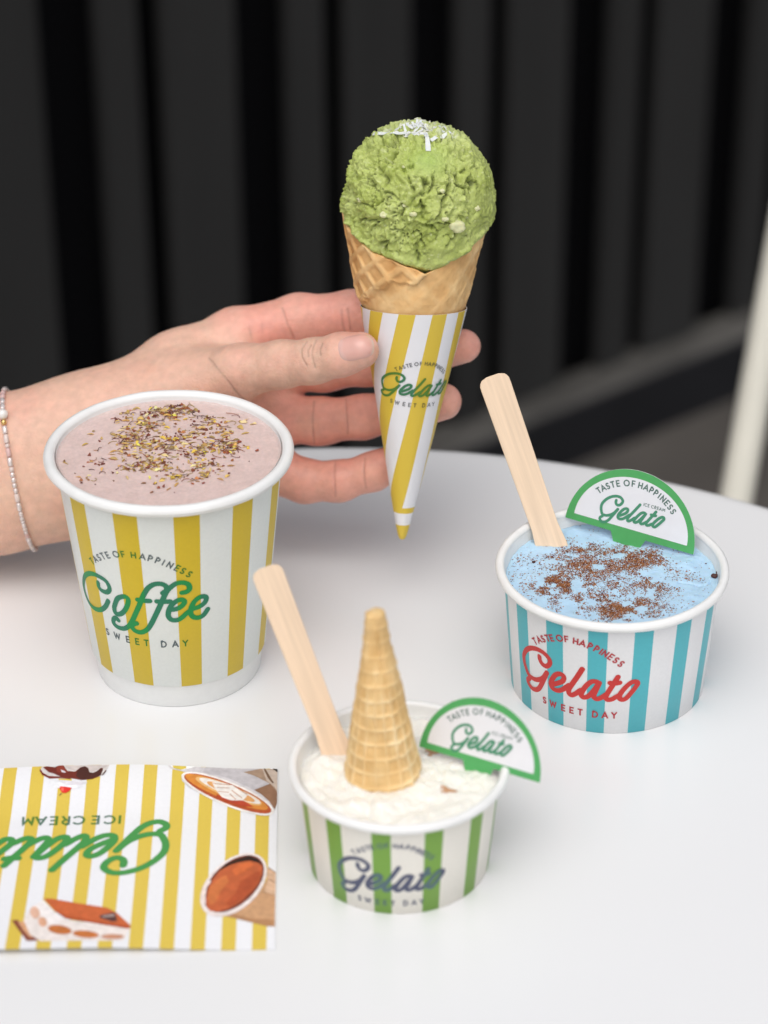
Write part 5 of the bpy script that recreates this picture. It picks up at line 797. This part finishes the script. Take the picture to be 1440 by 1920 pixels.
cd = crease_d(V); V = V - Nm * (.036 * np.exp(-(cd / .04) ** 2) * (.55 + .45 * vnoise(V * 2.1 + 3)))[:, None]
V = V + Nm * (.02 * fbm(V * .9, 3))[:, None]
def near_chain(ch):
    o_ = np.full(len(V), 9.0)
    for a, b in zip(ch[:-1], ch[1:]):
        a3, b3 = np.array(a[:3]), np.array(b[:3]); ab = b3 - a3; t = np.clip(((V - a3) @ ab) / (ab @ ab), 0, 1); o_ = np.minimum(o_, np.linalg.norm(V - a3 - t[:, None] * ab, axis=1))
    return o_
red = np.zeros(len(V))
for fn in ('index', 'middle', 'ring', 'pinky'): red = np.maximum(red, sstep(1.5, .9, near_chain(HAND[fn])))
red = np.maximum(red, .8 * sstep(1.9, 1.2, near_chain(HAND['palm'][2])) * sstep(-8, -5, V[:, 0]))
for fn in ('thumb', 'index', 'middle', 'ring', 'pinky'):
    tip = np.array(HAND[fn][-1][:3]); red = np.maximum(red, (1.0 if fn != 'thumb' else .55) * sstep(1.8, .6, np.linalg.norm(V - tip, axis=1)))
red = np.clip(red + .22 * fbm(V * .7, 4), 0, 1)[:, None]
skin = np.array([.74, .46, .345]) * (1 - red) + np.array([.77, .37, .29]) * red
skin = skin * (1 + .05 * fbm(V * 2.5, 4)[:, None] + np.array([0, .035, .03]) * fbm(V * 1.3 + 20, 3)[:, None]) * (1 - .22 * np.exp(-(cd / .05) ** 2))[:, None]  # last factor paints shade into the colour along the skin creases
person = mk('person', V, Fc, mat('skin', (1, 1, 1), .42, .45, attr=True, vary=.06, vscale=330, bump=.45, bscale=1100, bdist=.0006, sss=.30, sss_scale=.006, sss_rad=(1, .36, .2)), col=skin, base=(-14, 91, 0),
   label='bare hand and forearm reaching in from the left and holding the cone', cat='person')
hand_bvh = BVHTree.FromPolygons([tuple(p) for p in V], Fc)
# thumb nail
tv = np.array(HAND['thumb'][-1][:3]) - np.array(HAND['thumb'][-3][:3]); tv = tv - (tv @ CAM_F) * CAM_F; tv /= np.linalg.norm(tv); wv = np.cross(CAM_F, tv); wv = wv if wv @ CAM_U > 0 else -wv
nc = np.array(NAIL['c']) + wv * .02; n1, n2 = 25, 21; a = np.linspace(-1, 1, n1); b = np.linspace(-1, 1, n2); Vn = []; ok = True
for q in b:
    for p in a:
        # map the square onto a rounded nail outline
        rr = math.hypot(p, q); mxx = max(abs(p), abs(q), 1e-9); ex = 1.0 if mxx < 1e-6 else (abs(p / mxx) ** 3 + abs(q / mxx) ** 3) ** (-1 / 3.0)
        pp, qq = p * ex, q * ex; e = max(abs(p), abs(q))
        c0 = nc + tv * pp * .70 + wv * qq * .50; h_ = hand_bvh.ray_cast(Vector(c0 - CAM_F * 6), Vector(CAM_F))
        base_p = np.array(h_[0]) if h_[0] is not None else c0; nrm = np.array(h_[1]) if h_[0] is not None else -CAM_F
        lift = .085 * (1 - e ** 6) - .02 + .035 * max(0, pp) ** 2 * (1 - e ** 8)
        Vn.append(base_p + (nrm * .5 - CAM_F * .5) * lift)
Vn = np.array(Vn).reshape(n2, n1, 3)
for _ in range(2): Vn[1:-1, 1:-1] = (Vn[1:-1, 1:-1] * 2 + Vn[:-2, 1:-1] + Vn[2:, 1:-1] + Vn[1:-1, :-2] + Vn[1:-1, 2:]) / 6
nailc = np.tile(np.array([.70, .40, .34]), (n1 * n2, 1)); pa = np.tile(a, n2); nailc = nailc * (1 - sstep(.78, .9, pa)[:, None]) + np.array([.74, .55, .46]) * sstep(.78, .9, pa)[:, None]; nailc = nailc * (1 - .35 * sstep(-.62, -.85, pa)[:, None]) + np.array([.76, .56, .52]) * .35 * sstep(-.62, -.85, pa)[:, None]
Fn = grid_faces(n1, n2).tolist()
fn0 = Vn.reshape(-1, 3); f0 = Fn[0]; nrm0 = np.cross(fn0[f0[1]] - fn0[f0[0]], fn0[f0[2]] - fn0[f0[0]])
if nrm0 @ CAM_F > 0: Fn = [f[::-1] for f in Fn]
mk('thumbnail', fn0, Fn, mat('nail', (1, 1, 1), .22, .5, attr=True, sss=.3, sss_scale=.003, sss_rad=(1, .4, .3)), person, col=nailc, label='pink thumb nail')

# bracelet of small beads round the wrist
B = np.array(BRACELET); ldir = B[0] - B[-1]; ldir = ldir - (ldir @ CAM_F) * CAM_F; ldir /= np.linalg.norm(ldir); pn = np.cross(ldir, CAM_F)
mid = (B[0] + B[-1]) / 2 + CAM_F * 2.0; loop = []
for a in np.linspace(0, 2 * np.pi, 240, endpoint=False):
    d = ldir * math.cos(a) - CAM_F * math.sin(a); h_ = hand_bvh.ray_cast(Vector(mid + d * 7), Vector(-d))
    if h_[0] is not None: loop.append(np.array(h_[0]) + d * .10)
loop = np.array(loop)
for _ in range(4): loop = (np.roll(loop, 1, 0) + 2 * loop + np.roll(loop, -1, 0)) / 4
seg = np.linalg.norm(np.roll(loop, -1, 0) - loop, axis=1); cum = np.concatenate([[0], np.cumsum(seg)]); tot = cum[-1]; lp = np.concatenate([loop, loop[:1]])
def on_loop(s): s = s % tot; return np.array([np.interp(s, cum, lp[:, i]) for i in range(3)])
br = thing('bracelet', loop[:, :].mean(0) - [0, 0, 3], 'thin beaded bracelet of pink and silver tube beads with a pearl on the wrist', 'bracelet')
Mb = [mat('pink_glass_bead', (.66, .45, .43), .2, .5, sss=.3, sss_scale=.001), mat('silver_lined_bead', (.78, .70, .68), .18, .6), mat('milky_bead', (.72, .60, .56), .3, .5)]
Mb[1].node_tree.nodes['Principled BSDF'].inputs['Metallic'].default_value = .45
M_pearl = mat('pearl', (.80, .77, .74), .15, .6, coat=.6); M_gold = mat('gold_crimp', (.80, .55, .22), .2, .5); M_gold.node_tree.nodes['Principled BSDF'].inputs['Metallic'].default_value = 1.0
k0 = int(np.argmin(np.linalg.norm(loop - B[0], axis=1))); s0 = cum[k0]
def bead(name, s, L, r, m, rnd=.2):
    a, b = on_loop(s), on_loop(s + L); t = np.array([0, .12, .5, .88, 1.0]); path = a + (b - a) * t[:, None]; V, Fc = tube(path, np.array([.72, .98, 1.0, .98, .72]) * r, 12); return mk(name, V, Fc, m, br)
def ball(name, s, r, m):
    c = on_loop(s); c = c + (c - mid) / np.linalg.norm(c - mid) * r * .4; t = np.linspace(.02, np.pi - .02, 12); V, Fc, A = lathe([(r * math.sin(x_), r * math.cos(x_)) for x_ in t[::-1]], c, 20); return mk(name, V, Fc, m, br)
ball('pearl', s0, .21, M_pearl); sgn = 1 if (on_loop(s0 + .5) - B[0]) @ (B[1] - B[0]) > 0 else -1
ball('gold_crimp', s0 + sgn * .32, .12, M_gold); s_acc = .44; i = 0
while s_acc < tot - .5:
    L_ = random.choice([.12, .16, .2, .34, .36]); bead('bead', s0 + sgn * s_acc if sgn > 0 else s0 - s_acc - L_, L_ * .94, .098 if L_ > .3 else .088, random.choice([Mb[0], Mb[1], Mb[1], Mb[2]])); s_acc += L_ + .008; i += 1

# ------------------------------------------------------------------ printed card on the table
th = math.radians(1.25); BR = np.array([-3.577, 66.94]); cu = np.array([-math.cos(th), math.sin(th) * 1.0]); cvv = np.array([-math.sin(th), math.cos(th)]); cu = np.array([-cvv[1], cvv[0]])
CWID, CHEI = 14.0, 9.85
def card_z(s, t):
    s, t = np.asarray(s) / CWID, np.asarray(t) / CHEI
    return .035 + .22 * (1 - t) ** 3 * sstep(.05, .45, s) + .30 * sstep(.70, 1.0, t) * sstep(.02, .4, s) * sstep(1.1, .5, s) + .05 * np.sin(s * 5) * np.sin(np.pi * t)
def card_pt(s, t, off=0.0):
    s, t = np.asarray(s, float), np.asarray(t, float); q = BR + s[:, None] * cu + t[:, None] * cvv; return np.c_[q, card_z(s, t) + off]
card = thing('printed_card', (BR[0] - 5, BR[1] + 5, 0.0), 'yellow striped printed card with dessert pictures lying upside down on the table', 'card')
nu, nv = 60, 40; S1, T1 = np.meshgrid(np.linspace(0, CWID, nu), np.linspace(0, CHEI, nv)); S1, T1 = S1.ravel(), T1.ravel()
Vt = card_pt(S1, T1, .02); Vb = card_pt(S1, T1, -.015); n = nu * nv; Ft = [f[::-1] for f in grid_faces(nu, nv).tolist()]; Fb = grid_faces(nu, nv, off=n).tolist()
lp_ = list(range(nu)) + [nu * j + nu - 1 for j in range(1, nv)] + [nu * (nv - 1) + i for i in range(nu - 2, -1, -1)] + [nu * j for j in range(nv - 2, 0, -1)]
Fsd = [[lp_[i], lp_[(i + 1) % len(lp_)], n + lp_[(i + 1) % len(lp_)], n + lp_[i]] for i in range(len(lp_))]
sheet = mk('card_sheet', np.concatenate([Vt, Vb]), Ft + Fb + Fsd, stripe_mat('card_print', (.84, .84, .87), (.72, .53, .085), .028, .099, .047, rough=.3), card, smooth=False, uv=np.concatenate([np.stack([S1 / 10, T1 / 10], 1)] * 2))
def uncurl(s, t):
    q = t.copy()
    for _ in range(6): q = t - (card_z(s, q) - .04) * 1.42
    return q
def surf_k(u, v, off):
    d = np.stack([u, v], 1) - BR; s, t = d @ cu, d @ cvv; t = uncurl(s, t); return card_pt(s, t, .02 + off), np.stack([s / 10, t / 10], 1)
MK_ink = mat('card_green_ink', (.06, .30, .075), .35, .4); MK_txt = over_mat('card_caption_ink', (.10, .19, .14), (.10, .22, .035), .028, .099, .047)
def clip_card(mesh):
    """drop the few strip faces that would run off the card"""
    uv, Fc, lev = mesh; d = uv - BR; s = d @ cu; keep = [f for f in Fc if max(s[f]) < CWID - .1]; return uv, keep, lev
put('logo_print', clip_card(logo_mesh(GELATO_CARD, .26)), surf_k, MK_ink, sheet, off=.012, label='large green script lettering reading Gelato upside down')
put('caption_print', text_mesh(TXT_CARD, .42, .085), surf_k, MK_txt, sheet, off=.012, label='small lettering reading ICE CREAM upside down')
for pname, polys in PICTURES:
    a = Acc()
    for li, (colr, poly) in enumerate(polys):
        d = np.array(poly) - BR; s, t = d @ cu, d @ cvv; t = uncurl(s, t); s, t = np.clip(s, .02, CWID - .02), np.clip(t, .02, CHEI - .02)
        bm = bmesh.new(); f = bm.faces.new([bm.verts.new((p, q, 0)) for p, q in zip(s, t)]); bmesh.ops.triangulate(bm, faces=[f])
        bmesh.ops.subdivide_edges(bm, edges=bm.edges[:], cuts=2, use_grid_fill=True); bm.verts.index_update()
        X = np.array([v_.co[:] for v_ in bm.verts]); fl = [[v_.index for v_ in q.verts] for q in bm.faces]; bm.free()
        P = card_pt(X[:, 0], X[:, 1], .026 + li * .0022)
        fl2 = []
        for q in fl:
            nz_ = np.cross(P[q[1]] - P[q[0]], P[q[2]] - P[q[0]])[2]; fl2.append(q if nz_ > 0 else q[::-1])
        c_ = np.array(colr) * (1 + .06 * fbm(np.c_[X[:, :2] * 3, 0 * X[:, :1]] + li, 3))[:, None]
        a.add(P, fl2, np.clip(c_, 0, 1))
    a.build(pname, M_attr, parent=sheet, smooth=False)
